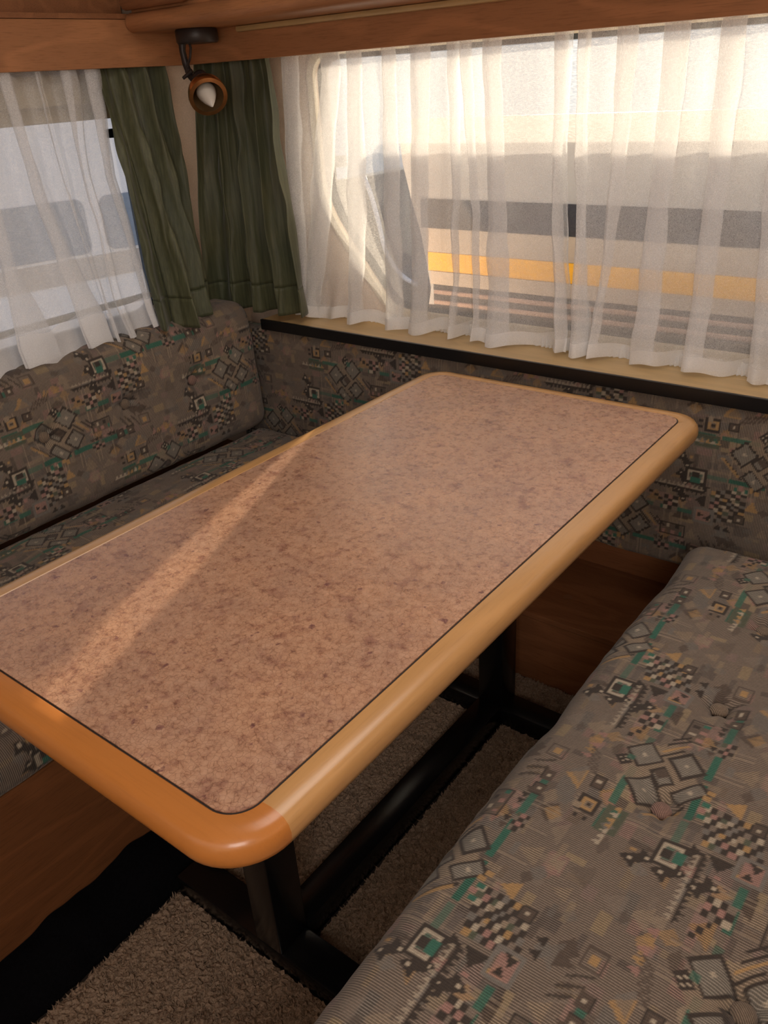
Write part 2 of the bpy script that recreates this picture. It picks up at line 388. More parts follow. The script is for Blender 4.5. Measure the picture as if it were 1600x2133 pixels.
# back window: round-cornered acrylic pane in a rubber seal with a cream inner frame
wb = props(bpy.data.objects.new('window_1', None), kind='structure'); COL.objects.link(wb)
def off(rect, radii, d):
    return rrect(rect[0]+d, rect[1]-d, rect[2]+d, rect[3]-d, [max(0.004, r-d) for r in radii])
RB = (-1.53, 0.22, 0.775, 1.374); rB = (0.13, 0.12, 0.05, 0.05)
obj('window_frame', ring_bm(back_opening(-0.018), back_opening(0.002), pY, YB-0.008, YB+0.004), M['frame'], wb)
obj('rubber_seal', ring_bm(back_opening(0.0), back_opening(0.012), pY, YB+0.012, YB+0.040), M['seal'], wb)
obj('pane', plate_bm(back_opening(0.006), pY, YB+0.026, YB+0.029), M['glass'], wb)
wl = props(bpy.data.objects.new('window_2', None), kind='structure'); COL.objects.link(wl)
RL = (0.18, 1.400, 0.79, 1.31); rL = (0.06,)*4
obj('window_frame', ring_bm(off(RL, rL, -0.022), off(RL, rL, 0.002), pX, XL+0.008, XL-0.004), M['frame'], wl)
obj('rubber_seal', ring_bm(off(RL, rL, 0.0), off(RL, rL, 0.010), pX, XL-0.012, XL-0.040), M['seal'], wl)
obj('pane', plate_bm(off(RL, rL, 0.005), pX, XL-0.026, XL-0.029), M['glass'], wl)
# roller blind cassette over the top of the left window, with the pull bar just out
bb = box_bm(XL+0.002, XL+0.05, 0.12, 1.42, 1.300, 1.365, 0.008)
obj('blind_cassette', bb, M['blind'], wl, True)
bb = box_bm(XL+0.010, XL+0.022, 0.14, 1.40, 1.268, 1.286, 0.003)
obj('blind_bar', bb, M['blind'], wl, True)
obj('blind_cloth', box_bm(XL+0.014, XL+0.017, 0.14, 1.40, 1.284, 1.302), M['blind'], wl)
obj('window_catch', box_bm(XL-0.010, XL+0.012, 1.330, 1.362, 1.225, 1.245, 0.004), M['black_edge'], wl)
obj('lower_rail', box_bm(XL+0.004, XL+0.020, 0.20, 1.36, 0.835, 0.850, 0.003), M['frame'], wl)

# pelmets (the boards that hide the curtain rails) and the moulding of the locker
props(obj('trim_1', box_bm(-1.765, XR, 1.510, 1.528, 1.370, 1.470, 0.0015), M['wood_x']), kind='structure')
props(obj('trim_2', box_bm(-1.768, -1.750, YF, 1.512, 1.370, 1.464, 0.0015), M['wood_y']), kind='structure')
# ------------------------------------------------------------------ overhead lockers
tl_ = thing('overhead_locker', 'brown oak overhead locker with rounded moulding above the wide window', 'locker', (-0.7, 1.5, 1.437))
under(tl_, obj('shelf_board', box_bm(-1.748, XR-0.002, 1.372, YB-0.004, 1.471, 1.485, 0.001), M['wood_x']))
# rounded moulding, ends mitred at the left
mb = bmesh.new(); prof = []
for k in range(9):
    a = -PI/2 + PI*k/8
    prof.append((1.372 - 0.022*math.cos(a), 1.457 + 0.020*math.sin(a)))
prof = [(1.5095, 1.437)] + prof + [(1.5095, 1.4705)]
pr = []
for x in (-1.748, XR-0.002):
    pr.append([mb.verts.new((x, y, z)) for y, z in prof])
for k in range(len(prof)):
    k2 = (k+1) % len(prof); mb.faces.new((pr[0][k], pr[0][k2], pr[1][k2], pr[1][k]))
mb.faces.new(pr[0]); mb.faces.new(pr[1][::-1])
under(tl_, obj('moulding', mb, M['wood_x'], None, True))
under(tl_, obj('light_bead', box_bm(-1.55, XR-0.002, 1.492, 1.5098, 1.425, 1.4369, 0.004), M['sill'], None, True))
under(tl_, obj('locker_door', box_bm(-1.799, XR-0.01, 1.385, 1.40, 1.487, 1.90, 0.003), M['wood_dark_x']))
hb = bmesh.new(); tube_bm([(-1.745, 1.356, 1.495), (-1.60, 1.356, 1.495), (-1.556, 1.356, 1.495), (-1.538, 1.360, 1.500), (-1.530, 1.375, 1.515), (-1.530, 1.395, 1.56)], 0.015, 14, hb)
under(tl_, obj('grab_rail', hb, M['wood_dark_x'], None, True))
tl2 = thing('overhead_locker', 'dark brown locker face set back above the left pelmet', 'locker', (-1.8, 0.5, 1.466))
under(tl2, obj('shelf_board', box_bm(XL+0.002, -1.7505, YF+0.002, 1.384, 1.465, 1.475), M['wood_dark_x']))
under(tl2, obj('locker_face', box_bm(XL+0.002, -1.80, YF+0.002, 1.384, 1.476, ZC-0.002), M['wood_dark_x']))

# ------------------------------------------------------------------ window sill with black front edge
sl = thing('window_sill', 'light oak sill board with glossy black front edge under the wide window', 'sill', (-0.7, 1.6, 0.732))
under(sl, obj('sill_board', box_bm(-1.655, XR-0.002, 1.562, YB-0.001, 0.732, 0.750), M['sill']))
under(sl, obj('edge_strip', box_bm(-1.655, XR-0.002, 1.553, 1.5615, 0.724, 0.7515, 0.0012), M['black_edge']))

# ------------------------------------------------------------------ tapestry pattern
CW, CH, CS = 0.52, 0.35, 0.00125
NU, NV = int(round(CW/CS)), int(round(CH/CS))
PAT = np.zeros((NU, NV, 4), np.float32)
uu, vv = np.meshgrid((np.arange(NU)+0.5)*CS, (np.arange(NV)+0.5)*CS, indexing='ij')
DARK = (0.062, 0.050, 0.043); BROWN = (0.115, 0.088, 0.072); TAUPE = (0.235, 0.190, 0.155); GREY = (0.205, 0.185, 0.165)
TEAL = (0.055, 0.165, 0.120); OCH = (0.42, 0.265, 0.125); PINK = (0.37, 0.215, 0.185); CREAM = (0.46, 0.39, 0.30); SAND = (0.33, 0.26, 0.19); GRN = (0.11, 0.12, 0.085)
PAT[..., :3] = TAUPE; PAT[..., 3] = 0.75
def loc(cu, cv):
    du = (uu - cu + CW/2) % CW - CW/2; dv = (vv - cv + CH/2) % CH - CH/2
    return du, dv
def put(mask, c, al=0.35, op=1.0):
    PAT[mask, :3] = PAT[mask, :3]*(1-op) + np.array(c, np.float32)*op; PAT[mask, 3] = al
def rect(cu, cv, w_, h_, c, al=0.35, op=1.0, rot=0.0):
    for a, b in ((0, 0), (CW/2, CH/2)):
        du, dv = loc(cu+a, cv+b)
        if rot: du, dv = du*math.cos(rot)+dv*math.sin(rot), -du*math.sin(rot)+dv*math.cos(rot)
        put((np.abs(du) <= w_/2) & (np.abs(dv) <= h_/2), c, al, op)
def frame(cu, cv, w_, h_, t, c, rot=0.0, al=0.2):
    for a, b in ((0, 0), (CW/2, CH/2)):
        du, dv = loc(cu+a, cv+b)
        if rot: du, dv = du*math.cos(rot)+dv*math.sin(rot), -du*math.sin(rot)+dv*math.cos(rot)
        put((np.abs(du) <= w_/2) & (np.abs(dv) <= h_/2) & ~((np.abs(du) <= w_/2-t) & (np.abs(dv) <= h_/2-t)), c, al)
def tri(cu, cv, w_, h_, c, d='up', al=0.3, op=1.0):
    for a, b in ((0, 0), (CW/2, CH/2)):
        du, dv = loc(cu+a, cv+b)
        if d in ('left', 'right'): du, dv = dv, du
        if d in ('down', 'left'): dv = -dv
        q = np.floor((dv + h_/2)/0.0025)*0.0025     # stepped like the weave
        put((dv >= -h_/2) & (dv <= h_/2) & (np.abs(du) <= (w_/2)*(1 - q/h_)), c, al, op)
def dia(cu, cv, w_, h_, c, al=0.3, op=1.0):
    for a, b in ((0, 0), (CW/2, CH/2)):
        du, dv = loc(cu+a, cv+b); put(np.abs(du)/(w_/2) + np.abs(dv)/(h_/2) <= 1, c, al, op)
r_ = random.Random(3)
# patchwork ground: blocks of slightly different yarn colours
for i in range(120):
    c = r_.choice([TAUPE, GREY, SAND, (0.27, 0.20, 0.175), (0.22, 0.17, 0.13), (0.30, 0.235, 0.165), (0.16, 0.135, 0.12), (0.33, 0.22, 0.19), (0.35, 0.27, 0.17), (0.14, 0.115, 0.10)])
    rect(r_.uniform(0, CW), r_.uniform(0, CH), r_.choice([.01, .02, .03, .045]), r_.choice([.008, .015, .025]), c, r_.choice([.85, .95, .5, .7]), 0.8)
for i in range(60):
    (tri if r_.random() < .6 else dia)(r_.uniform(0, CW), r_.uniform(0, CH), r_.uniform(.018, .04), r_.uniform(.015, .03), r_.choice([OCH, PINK, SAND, GREY, BROWN, TAUPE]), al=r_.choice([.4, .6, .85]), op=r_.uniform(.45, .9))
# light column seams across the cloth
for u in (0.02, 0.064, 0.108, 0.152, 0.196, 0.24):
    rect(u+0.012, 0.0875, 0.0022, 0.175, SAND, 0.2, 0.7); rect(u+0.0155, 0.0875, 0.0014, 0.175, BROWN, 0.2, 0.6)
    rect(u+0.019, 0.0875, 0.0016, 0.175, SAND, 0.2, 0.5)
# broken teal stripes along the cloth, 8.75 cm apart
for v in (0.0437, 0.1312):
    u = 0.0
    while u < CW/2 - 0.01:
        l_ = r_.uniform(0.030, 0.075)
        rect(u + l_/2, v, l_, 0.0095, TEAL, r_.choice([0.2, 0.5, 0.8]), r_.choice([1.0, .9, .6]))
        u += l_ + r_.uniform(0.002, 0.018)
D0u, D0v = 0.13, 0.10      # centre of the knot of squares
# checkers
def checker(cu, cv, nu, nv, s, sh=0.0):
    for i in range(nu):
        for j in range(nv):
            u = cu + (i-(nu-1)/2)*s; v = cv + (j-(nv-1)/2)*s*0.8 + sh*(i-(nu-1)/2)*s
            if (i+j) % 2: rect(u, v, s, s*0.8, DARK if (i+2*j) % 7 else GRN, 0.2)
            else: rect(u, v, s, s*0.8, r_.choice([SAND, CREAM, PINK, OCH, TAUPE, GREY]), 0.35)
checker(D0u-0.062+0.01, D0v-0.112, 7, 9, 0.0098, 0.25)
checker(D0u+0.095, D0v+0.045, 3, 4, 0.010)
checker(D0u+0.085, D0v-0.062, 4, 3, 0.008)
tri(D0u-0.105, D0v-0.112, 0.030, 0.022, DARK, 'left'); tri(D0u-0.105, D0v-0.140, 0.028, 0.018, OCH, 'right')
tri(D0u-0.005, D0v-0.100, 0.026, 0.022, OCH, 'up'); tri(D0u-0.100, D0v-0.085, 0.020, 0.016, DARK, 'down')
# dark column with white dots
for k in range(6):
    u = D0u-0.150 + (0.0 if k % 2 else 0.010); v = D0v-0.115+0.019*k
    tri(u, v, 0.026, 0.020, DARK, 'up' if k % 2 else 'down', 0.2); rect(u, v-0.001, 0.0045, 0.0045, CREAM, 0.1)
    rect(u+0.016, v, 0.006, 0.008, r_.choice([OCH, PINK, BROWN]), 0.3)
# open square "C"
frame(D0u-0.120, D0v-0.060, 0.046, 0.036, 0.0055, DARK); frame(D0u-0.120, D0v-0.060, 0.034, 0.025, 0.0045, CREAM)
rect(D0u-0.120, D0v-0.070, 0.020, 0.012, TEAL, 0.2); rect(D0u-0.120, D0v-0.056, 0.014, 0.012, DARK, 0.2)
# small spiral "G" with a pair of bars
gu, gv = D0u-0.100, D0v+0.055
frame(gu, gv, 0.030, 0.028, 0.0045, DARK); frame(gu, gv, 0.020, 0.018, 0.0045, OCH); rect(gu-0.006, gv+0.012, 0.010, 0.010, SAND, 0.3)
rect(gu+0.001, gv, 0.006, 0.005, DARK); rect(gu-0.024, gv+0.007, 0.008, 0.0065, DARK); rect(gu-0.024, gv-0.007, 0.008, 0.0065, DARK)
# dark block with two diamonds
rect(gu-0.006, gv-0.036, 0.050, 0.026, GRN, 0.2); dia(gu-0.018, gv-0.036, 0.018, 0.016, GREY); dia(gu+0.008, gv-0.036, 0.018, 0.016, TEAL, op=.7)
# outlined box
frame(D0u+0.105, D0v-0.018, 0.052, 0.030, 0.0022, DARK); rect(D0u+0.105, D0v-0.018, 0.046, 0.025, BROWN, .5, .6)
for i in range(5): rect(D0u+0.088+0.009*i, D0v-0.018+(0.006 if i % 2 else -0.006), 0.007, 0.009, r_.choice([CREAM, TEAL, DARK, PINK]), .2)
# saw-tooth border
for i in range(11):
    tri(D0u+0.060+0.0095*i, D0v+0.078, 0.008, 0.008, DARK, 'down'); tri(D0u+0.060+0.0095*i, D0v+0.090, 0.008, 0.007, CREAM, 'up', op=.7)
rect(D0u+0.108, D0v+0.0825, 0.110, 0.0018, DARK)
# stepped pink block and ochre crowns
frame(D0u+0.165, D0v+0.030, 0.040, 0.034, 0.005, GREY); rect(D0u+0.165, D0v+0.030, 0.028, 0.022, PINK, .4, .8)
tri(D0u+0.158, D0v+0.032, 0.012, 0.012, DARK, 'right'); tri(D0u+0.172, D0v+0.026, 0.012, 0.012, DARK, 'left')
for i in range(5): tri(D0u-0.020+0.013*i, D0v+0.094, 0.012, 0.014, OCH if i % 2 else PINK, 'up', .4, .9)
tri(D0u+0.205, D0v-0.02, 0.022, 0.022, BROWN, 'down'); dia(D0u+0.205, D0v+0.005, 0.024, 0.022, GREY, .6); tri(D0u+0.196, D0v+0.012, 0.014, 0.012, DARK, 'up'); tri(D0u+0.214, D0v+0.012, 0.014, 0.012, DARK, 'up')
for i in range(4): rect(D0u+0.052+0.011*i, D0v+0.060-0.006*i, 0.009, 0.007, DARK, .3)
# the knot: interlaced squares on their corner
q = PI/4
dia(D0u, D0v, 0.135, 0.115, SAND, 0.7, 0.8)
for cu, cv, w_, h_ in ((-0.034, 0.006, 0.042, 0.040), (0.024, 0.027, 0.040, 0.040), (0.032, -0.027, 0.040, 0.036), (-0.010, -0.046, 0.026, 0.044), (-0.002, -0.006, 0.030, 0.024)):
    rect(D0u+cu, D0v+cv, w_, h_, (0.26, 0.235, 0.20), 0.7, 1, q); frame(D0u+cu, D0v+cv, w_, h_, 0.0042, DARK, q); rect(D0u+cu, D0v+cv, 0.006, 0.006, CREAM, .2, 1, q)
rect(D0u+0.002, D0v-0.004, 0.014, 0.016, BROWN, 0.3, 1, q)
for k in (-1, 0, 1, 2): rect(D0u+0.056+0.011*k, D0v-0.004-0.011*k*0, 0.0036, 0.040-0.006*abs(k), DARK if k != 0 else OCH, .3, 1, q)
rect(D0u-0.050, D0v-0.030, 0.005, 0.050, DARK, .3, 1, q); rect(D0u-0.057, D0v-0.026, 0.005, 0.050, OCH, .3, .9, q)
frame(D0u+0.000, D0v+0.048, 0.020, 0.018, 0.0090, DARK, q)
for a, b in ((0, .005), (.005, 0), (0, -.005), (-.005, 0)): rect(D0u+a, D0v+0.048+b, 0.0035, 0.0035, CREAM, .1)
rect(D0u+0.010, D0v+0.040, 0.010, 0.010, TEAL, .3, .7)
# hatched blocks, dotted squares and rows of small triangles that fill the ground between the big motifs
for i in range(6): rect(D0u+0.160+0.008*i, D0v-0.030-0.002*i, 0.0035, 0.030, DARK if i % 2 else TAUPE, .4, .8, 0.5)
for i in range(6): rect(D0u-0.045+0.008*i, D0v+0.075+0.002*i, 0.0030, 0.022, BROWN, .4, .9, -0.6)
for cu, cv in ((0.150, -0.055), (0.178, -0.055), (-0.060, 0.058), (0.235, 0.040)):
    rect(D0u+cu, D0v+cv, 0.022, 0.018, BROWN, .3); rect(D0u+cu, D0v+cv, 0.0055, 0.0055, CREAM, .1); frame(D0u+cu, D0v+cv, 0.022, 0.018, 0.002, DARK)
for i in range(7):
    tri(D0u+0.070+0.012*i, D0v-0.045, 0.010, 0.010, r_.choice([DARK, BROWN, PINK]), 'left', .3); tri(D0u-0.150+0.011*i, D0v+0.020, 0.010, 0.009, r_.choice([CREAM, OCH, SAND]), 'up', .3)
checker(D0u+0.215, D0v+0.070, 4, 3, 0.0085, 0.2)
for i in range(5): rect(D0u-0.040+0.010*i, D0v-0.070+0.004*(i % 2), 0.008, 0.010, r_.choice([DARK, OCH, PINK, TEAL]), .3)
frame(D0u+0.225, D0v-0.045, 0.030, 0.026, 0.0035, BROWN); rect(D0u+0.225, D0v-0.045, 0.012, 0.010, OCH, .3)
# random single yarn flecks
PAT[..., :3] *= (0.93 + 0.14*rng.random((NU, NV, 1))).astype(np.float32)

def pattern(u, v):
    i = np.floor((u % CW)/CS).astype(int) % NU; j = np.floor((v % CH)/CS).astype(int) % NV
    return PAT[i, j]

def cloth_mesh(name, P, U, V, pu, pv, step_col=None):
    """grid P[a,b] -> quad mesh with cloth uv and woven colours"""
    na, nb = P.shape[:2]
    idx = np.arange(na*nb).reshape(na, nb)
    q = np.stack([idx[:-1, :-1], idx[1:, :-1], idx[1:, 1:], idx[:-1, 1:]], -1).reshape(-1, 4)
    me = bpy.data.meshes.new(name)
    me.vertices.add(na*nb); me.vertices.foreach_set('co', P.reshape(-1).astype(np.float32))
    me.loops.add(q.size); me.loops.foreach_set('vertex_index', q.reshape(-1).astype(np.int32))
    me.polygons.add(len(q)); me.polygons.foreach_set('loop_start', (np.arange(len(q))*4).astype(np.int32))
    me.polygons.foreach_set('loop_total', np.full(len(q), 4, np.int32))
    me.polygons.foreach_set('use_smooth', np.ones(len(q), bool))
    me.update(calc_edges=True)
    at = me.color_attributes.new('weave', 'FLOAT_COLOR', 'POINT')
    at.data.foreach_set('color', pattern(U + pu, V + pv).reshape(-1).astype(np.float32))
    uvl = me.uv_layers.new(name='cloth'); uvv = np.stack([U, V], -1).reshape(-1, 2)[q.reshape(-1)]
    uvl.data.foreach_set('uv', uvv.reshape(-1).astype(np.float32))
    return me

def smooth_noise(shape, cells, amp):
    """bilinear value noise on a grid"""
    g = rng.standard_normal((cells[0]+2, cells[1]+2))
    a = np.linspace(0, cells[0], shape[0]); b = np.linspace(0, cells[1], shape[1])
    i = a.astype(int); j = b.astype(int); fa = (a-i); fb = (b-j); fa = fa*fa*(3-2*fa); fb = fb*fb*(3-2*fb)
    G = g[np.ix_(i, j)]*(1-fa)[:, None]*(1-fb) + g[np.ix_(i+1, j)]*fa[:, None]*(1-fb) + g[np.ix_(i, j+1)]*(1-fa)[:, None]*fb + g[np.ix_(i+1, j+1)]*fa[:, None]*fb
    return amp*G

def cushion(name, L0, L1, A0, A1, B0, B1, r, step, place, nrm, tufts, crown, pu, pv, puff=0.002, parent=None, flip=False):
    """rounded upholstered block. L = along its length, A = across, B = up (the face with the tufts is B1).
    The section runs from the A0 bottom edge up the A0 side, over the B1 face, and down the A1 side."""
    ra = r
    sA, sB = (A1-A0-2*ra), (B1-B0-2*ra)
    arc = ra*PI/2
    segs = [('bot', 0.12), ('c0', arc), ('s0', sB), ('c1', arc), ('top', sA), ('c2', arc), ('s1', sB), ('c3', arc)]
    tot = sum(s for _, s in segs); nb = int(tot/step)
    s = np.linspace(0, tot, nb)
    pa = np.zeros(nb); pb = np.zeros(nb); na_ = np.zeros(nb); nb_ = np.zeros(nb)
    acc = 0
    for nme, ln in segs:
        k = (s >= acc-1e-9) & (s <= acc+ln+1e-9); t = (s[k]-acc)/max(ln, 1e-9)
        if nme == 'bot': pa[k] = A0+ra+0.12*(1-t); pb[k] = B0+ra; na_[k] = 0; nb_[k] = -1
        elif nme == 'c0': a = -PI/2 - t*PI/2; pa[k] = A0+ra; pb[k] = B0+ra; na_[k] = np.cos(a); nb_[k] = np.sin(a)
        elif nme == 's0': pa[k] = A0+ra; pb[k] = B0+ra+t*sB; na_[k] = -1; nb_[k] = 0
        elif nme == 'c1': a = PI - t*PI/2; pa[k] = A0+ra; pb[k] = B1-ra; na_[k] = np.cos(a); nb_[k] = np.sin(a)
        elif nme == 'top': pa[k] = A0+ra+t*sA; pb[k] = B1-ra; na_[k] = 0; nb_[k] = 1
        elif nme == 'c2': a = PI/2 - t*PI/2; pa[k] = A1-ra; pb[k] = B1-ra; na_[k] = np.cos(a); nb_[k] = np.sin(a)
        elif nme == 's1': pa[k] = A1-ra; pb[k] = B1-ra-t*sB; na_[k] = 1; nb_[k] = 0
        else: a = -t*PI/2; pa[k] = A1-ra; pb[k] = B0+ra; na_[k] = np.cos(a); nb_[k] = np.sin(a)
        acc += ln
    s_top = 0.12 + arc + sB + arc           # arc length where the top face starts
    re = r; capn = max(4, int((B1-B0)/2/step/2))
    Lt = [('cap0', (B1-B0)*0.5-re), ('e0', re*PI/2), ('m', L1-L0-2*re), ('e1', re*PI/2), ('cap1', (B1-B0)*0.5-re)]
    Lt = [(a, max(b, 0.002)) for a, b in Lt]
    totL = sum(x for _, x in Lt); nl = int(totL/step); t = np.linspace(0, totL, nl)
    pl = np.zeros(nl); nn = np.ones(nl); nlv = np.zeros(nl); shrink = np.ones(nl)
    acc = 0
    for nme, ln in Lt:
        k = (t >= acc-1e-9) & (t <= acc+ln+1e-9); f = (t[k]-acc)/ln
        if nme == 'cap0': pl[k] = L0+re; nn[k] = 0; nlv[k] = -1; shrink[k] = f
        elif nme == 'e0': pl[k] = L0+re; nlv[k] = -np.cos(f*PI/2); nn[k] = np.sin(f*PI/2)
        elif nme == 'm': pl[k] = L0+re+f*ln
        elif nme == 'e1': pl[k] = L1-re; nlv[k] = np.sin(f*PI/2); nn[k] = np.cos(f*PI/2)
        else: pl[k] = L1-re; nn[k] = 0; nlv[k] = 1; shrink[k] = 1-f
        acc += ln
    cB = (B0+B1)/2
    l = pl[:, None] + re*nlv[:, None] + 0*pa[None]
    a = pa[None] + ra*na_[None]*nn[:, None]
    bq = (cB + (pb[None]-cB)*shrink[:, None]) + ra*nb_[None]*nn[:, None]
    # crown of the foam and soft unevenness
    ua = np.clip((a-A0)/(A1-A0), 0, 1); ul = np.clip((l-L0)/(L1-L0), 0, 1)
    bulge = crown*(np.sin(PI*ua)**0.6)*(np.clip(np.minimum(l-L0, L1-l)/0.08, 0, 1)**0.7)
    facing = np.clip(nb_[None]*nn[:, None], 0, 1)
    bq = bq + facing*bulge
    side = np.clip(-na_[None]*nn[:, None], 0, 1)
    nz = smooth_noise(l.shape, (max(3, int((L1-L0)/0.07)), max(3, int(tot/0.07))), puff) + smooth_noise(l.shape, (max(3, int((L1-L0)/0.02)), max(3, int(tot/0.03))), puff*0.35)
    bq = bq + facing*nz; a = a - side*nz
    for (tl, ta) in tufts:
        d = np.hypot(l-tl, a-ta); ang = np.arctan2(a-ta, l-tl)
        dip = 0.020*np.exp(-(d/0.020)**2) + 0.010*np.exp(-(d/0.055)**2)*(1+0.35*np.sin(5*ang+tl*40))
        bq = bq - facing*dip
    P = np.stack(place(l, a, bq), -1)
    U = t[:, None] + 0*s[None] - (Lt[0][1] + Lt[1][1]) + L0 + re
    V = s[None] - s_top + A0 + ra + 0*t[:, None]
    if flip: V = -V
    me = cloth_mesh(name, P, U, V, pu, pv)
    o = link(name, me, M['fabric'], None)
    return o

def button_at(name, p, nrm, r, parent):
    bm = bmesh.new(); bmesh.ops.create_uvsphere(bm, u_segments=16, v_segments=10, radius=1.0)
    n = Vector(nrm); rot = n.to_track_quat('Z', 'Y').to_matrix().to_4x4()
    bmesh.ops.transform(bm, matrix=Matrix.Translation(p) @ rot @ Matrix.Diagonal((r, r, r*0.6, 1)), verts=bm.verts[:])
    me = bpy.data.meshes.new(name)
    uvl = bm.loops.layers.uv.new('cloth')
    for f in bm.faces:
        f.smooth = True
        for lp in f.loops: lp[uvl].uv = (lp.vert.co.x + lp.vert.co.y, lp.vert.co.z)
    bm.to_mesh(me); bm.free()
    at = me.color_attributes.new('weave', 'FLOAT_COLOR', 'POINT'); c = random.choice([(0.30, 0.19, 0.16, 0.8), (0.26, 0.20, 0.15, 0.8), (0.22, 0.17, 0.13, 0.7)])
    at.data.foreach_set('color', np.tile(np.array(c, np.float32), (len(me.vertices), 1)).reshape(-1))
    o = link(name, me, M['fabric']); return under(parent, o)

# ------------------------------------------------------------------ right-hand bench
rb = thing('bench_base', 'brown wooden base under the right-hand seat cushion', 'bench', (-0.1, 0.3, 0.0))
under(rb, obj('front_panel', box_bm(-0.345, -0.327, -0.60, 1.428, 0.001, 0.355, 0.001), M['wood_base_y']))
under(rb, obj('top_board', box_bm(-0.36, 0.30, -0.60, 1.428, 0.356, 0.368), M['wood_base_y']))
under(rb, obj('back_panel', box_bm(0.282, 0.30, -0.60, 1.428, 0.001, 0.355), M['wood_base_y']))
sc_r = thing('seat_cushion', 'patterned seat cushion with sunken buttons on the right-hand bench', 'cushion', (-0.1, 0.5, 0.37))
tuftR = [(1.019, -0.215), (0.791, -0.215), (1.248, -0.215), (0.586, -0.052), (0.357, -0.215), (0.357, 0.11), (0.815, 0.11), (1.13, -0.02+0.10)]
o = cushion('cushion_cover', -0.55, 1.487, -0.415, 0.285, 0.3695, 0.470, 0.040, 0.0025, lambda l, a, b: (a, l, b), None, tuftR, 0.014, -0.834+0.13, 0.10-0.237, 0.0022, flip=True)
under(sc_r, o)
for (l, a) in tuftR: button_at('button', (a, l, 0.470+0.014-0.0225), (0, 0, 1), 0.0135, sc_r)
br = thing('back_cushion', 'patterned backrest cushion at the rear of the right-hand bench', 'cushion', (0.35, 0.4, 0.45))
o = cushion('cushion_cover', -0.55, 1.480, 0.50, 0.80, -0.41, -0.300, 0.035, 0.006, lambda l, a, b: (-b, l, a), None, [], 0.01, 0, 0); under(br, o)

# ------------------------------------------------------------------ left-hand bench
lb = thing('bench_base', 'brown wooden base of the left-hand bench in front of the black heap', 'bench', (-1.4, 0.4, 0.0))
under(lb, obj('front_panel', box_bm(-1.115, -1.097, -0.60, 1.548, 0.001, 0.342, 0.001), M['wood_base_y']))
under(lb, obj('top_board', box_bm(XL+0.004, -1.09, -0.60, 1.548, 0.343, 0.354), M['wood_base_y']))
sc_l = thing('seat_cushion', 'patterned seat cushion of the left-hand bench behind the table', 'cushion', (-1.4, 0.5, 0.355))
o = cushion('cushion_cover', -0.55, 1.545, -XL-0.80-0.0, 1.70, 0.3555, 0.438, 0.034, 0.0035, lambda l, a, b: (-a, l, b), None, [(0.35, 1.30), (0.6, 1.48), (1.2, 1.40)], 0.008, 0.11, 0.05, 0.0018)
under(sc_l, o)
bc_l = thing('back_cushion', 'patterned backrest cushion with three buttons below the left-hand window', 'cushion', (-1.72, 0.8, 0.45))
tuftL = [(0.870, 0.650), (1.092, 0.655), (1.303, 0.651), (0.648, 0.65), (0.43, 0.65)]
o = cushion('cushion_cover', -0.55, 1.546, 0.450, 0.806, XL+0.030, -1.648, 0.045, 0.0028, lambda l, a, b: (b - 0.025*(np.clip((a-0.45)/0.35, 0, 1)), l, a), None, tuftL, 0.012, -0.90+0.13, -0.654+0.10, 0.002)
under(bc_l, o)
for (l, a) in tuftL: button_at('button', (-1.648-0.025*(a-0.45)/0.35+0.012-0.0225, l, a), (1, 0, 0), 0.0135, bc_l)

# ------------------------------------------------------------------ padded panel below the sill
bp = thing('back_cushion', 'flat upholstered panel hanging under the black-edged window sill', 'cushion', (-0.7, 1.59, 0.34))
o = cushion('cushion_cover', -1.80, XR-0.03, 0.343, 0.7235, -1.612, -1.566, 0.012, 0.0030, lambda l, a, b: (l, -b*-1 if False else -b, a), None, [], 0.003, 1.369+0.13, -0.624+0.10, 0.0009)
under(bp, o)

# ------------------------------------------------------------------ low wooden box along the back
bx = thing('storage_box', 'low brown wooden box along the floor under the back panel', 'box', (-0.6, 1.5, 0.0))
under(bx, obj('front_panel', box_bm(-1.095, XR-0.002, 1.430, 1.446, 0.001, 0.1795), M['wood_base']))
under(bx, obj('top_board', box_bm(-1.095, XR-0.002, 1.430, 1.718, 0.180, 0.194, 0.0012), M['wood_base']))
c = lathe_bm([(0.0, 0.0), (0.0, 0.010), (0.0012, 0.0105), (0.0012, 0.0)], (-0.70, 1.535, 0.1941), (0, 0, 1), 20)
under(bx, obj('screw_cap', c, M['wood_dark_x']))
props(obj('baseboard_back', box_bm(-1.095, XR-0.002, 1.7105, 1.7195, 0.1945, 0.34), M['wood_base']), kind='structure')

# ------------------------------------------------------------------ dinette table
TX0, TX1, TY0, TY1, TZ = -1.052, -0.423, 0.283, 1.505, 0.722
tb = thing('dining_table', 'large dinette table with speckled pink-brown top and varnished wooden rim', 'table', (-0.737, 0.9, 0.0))
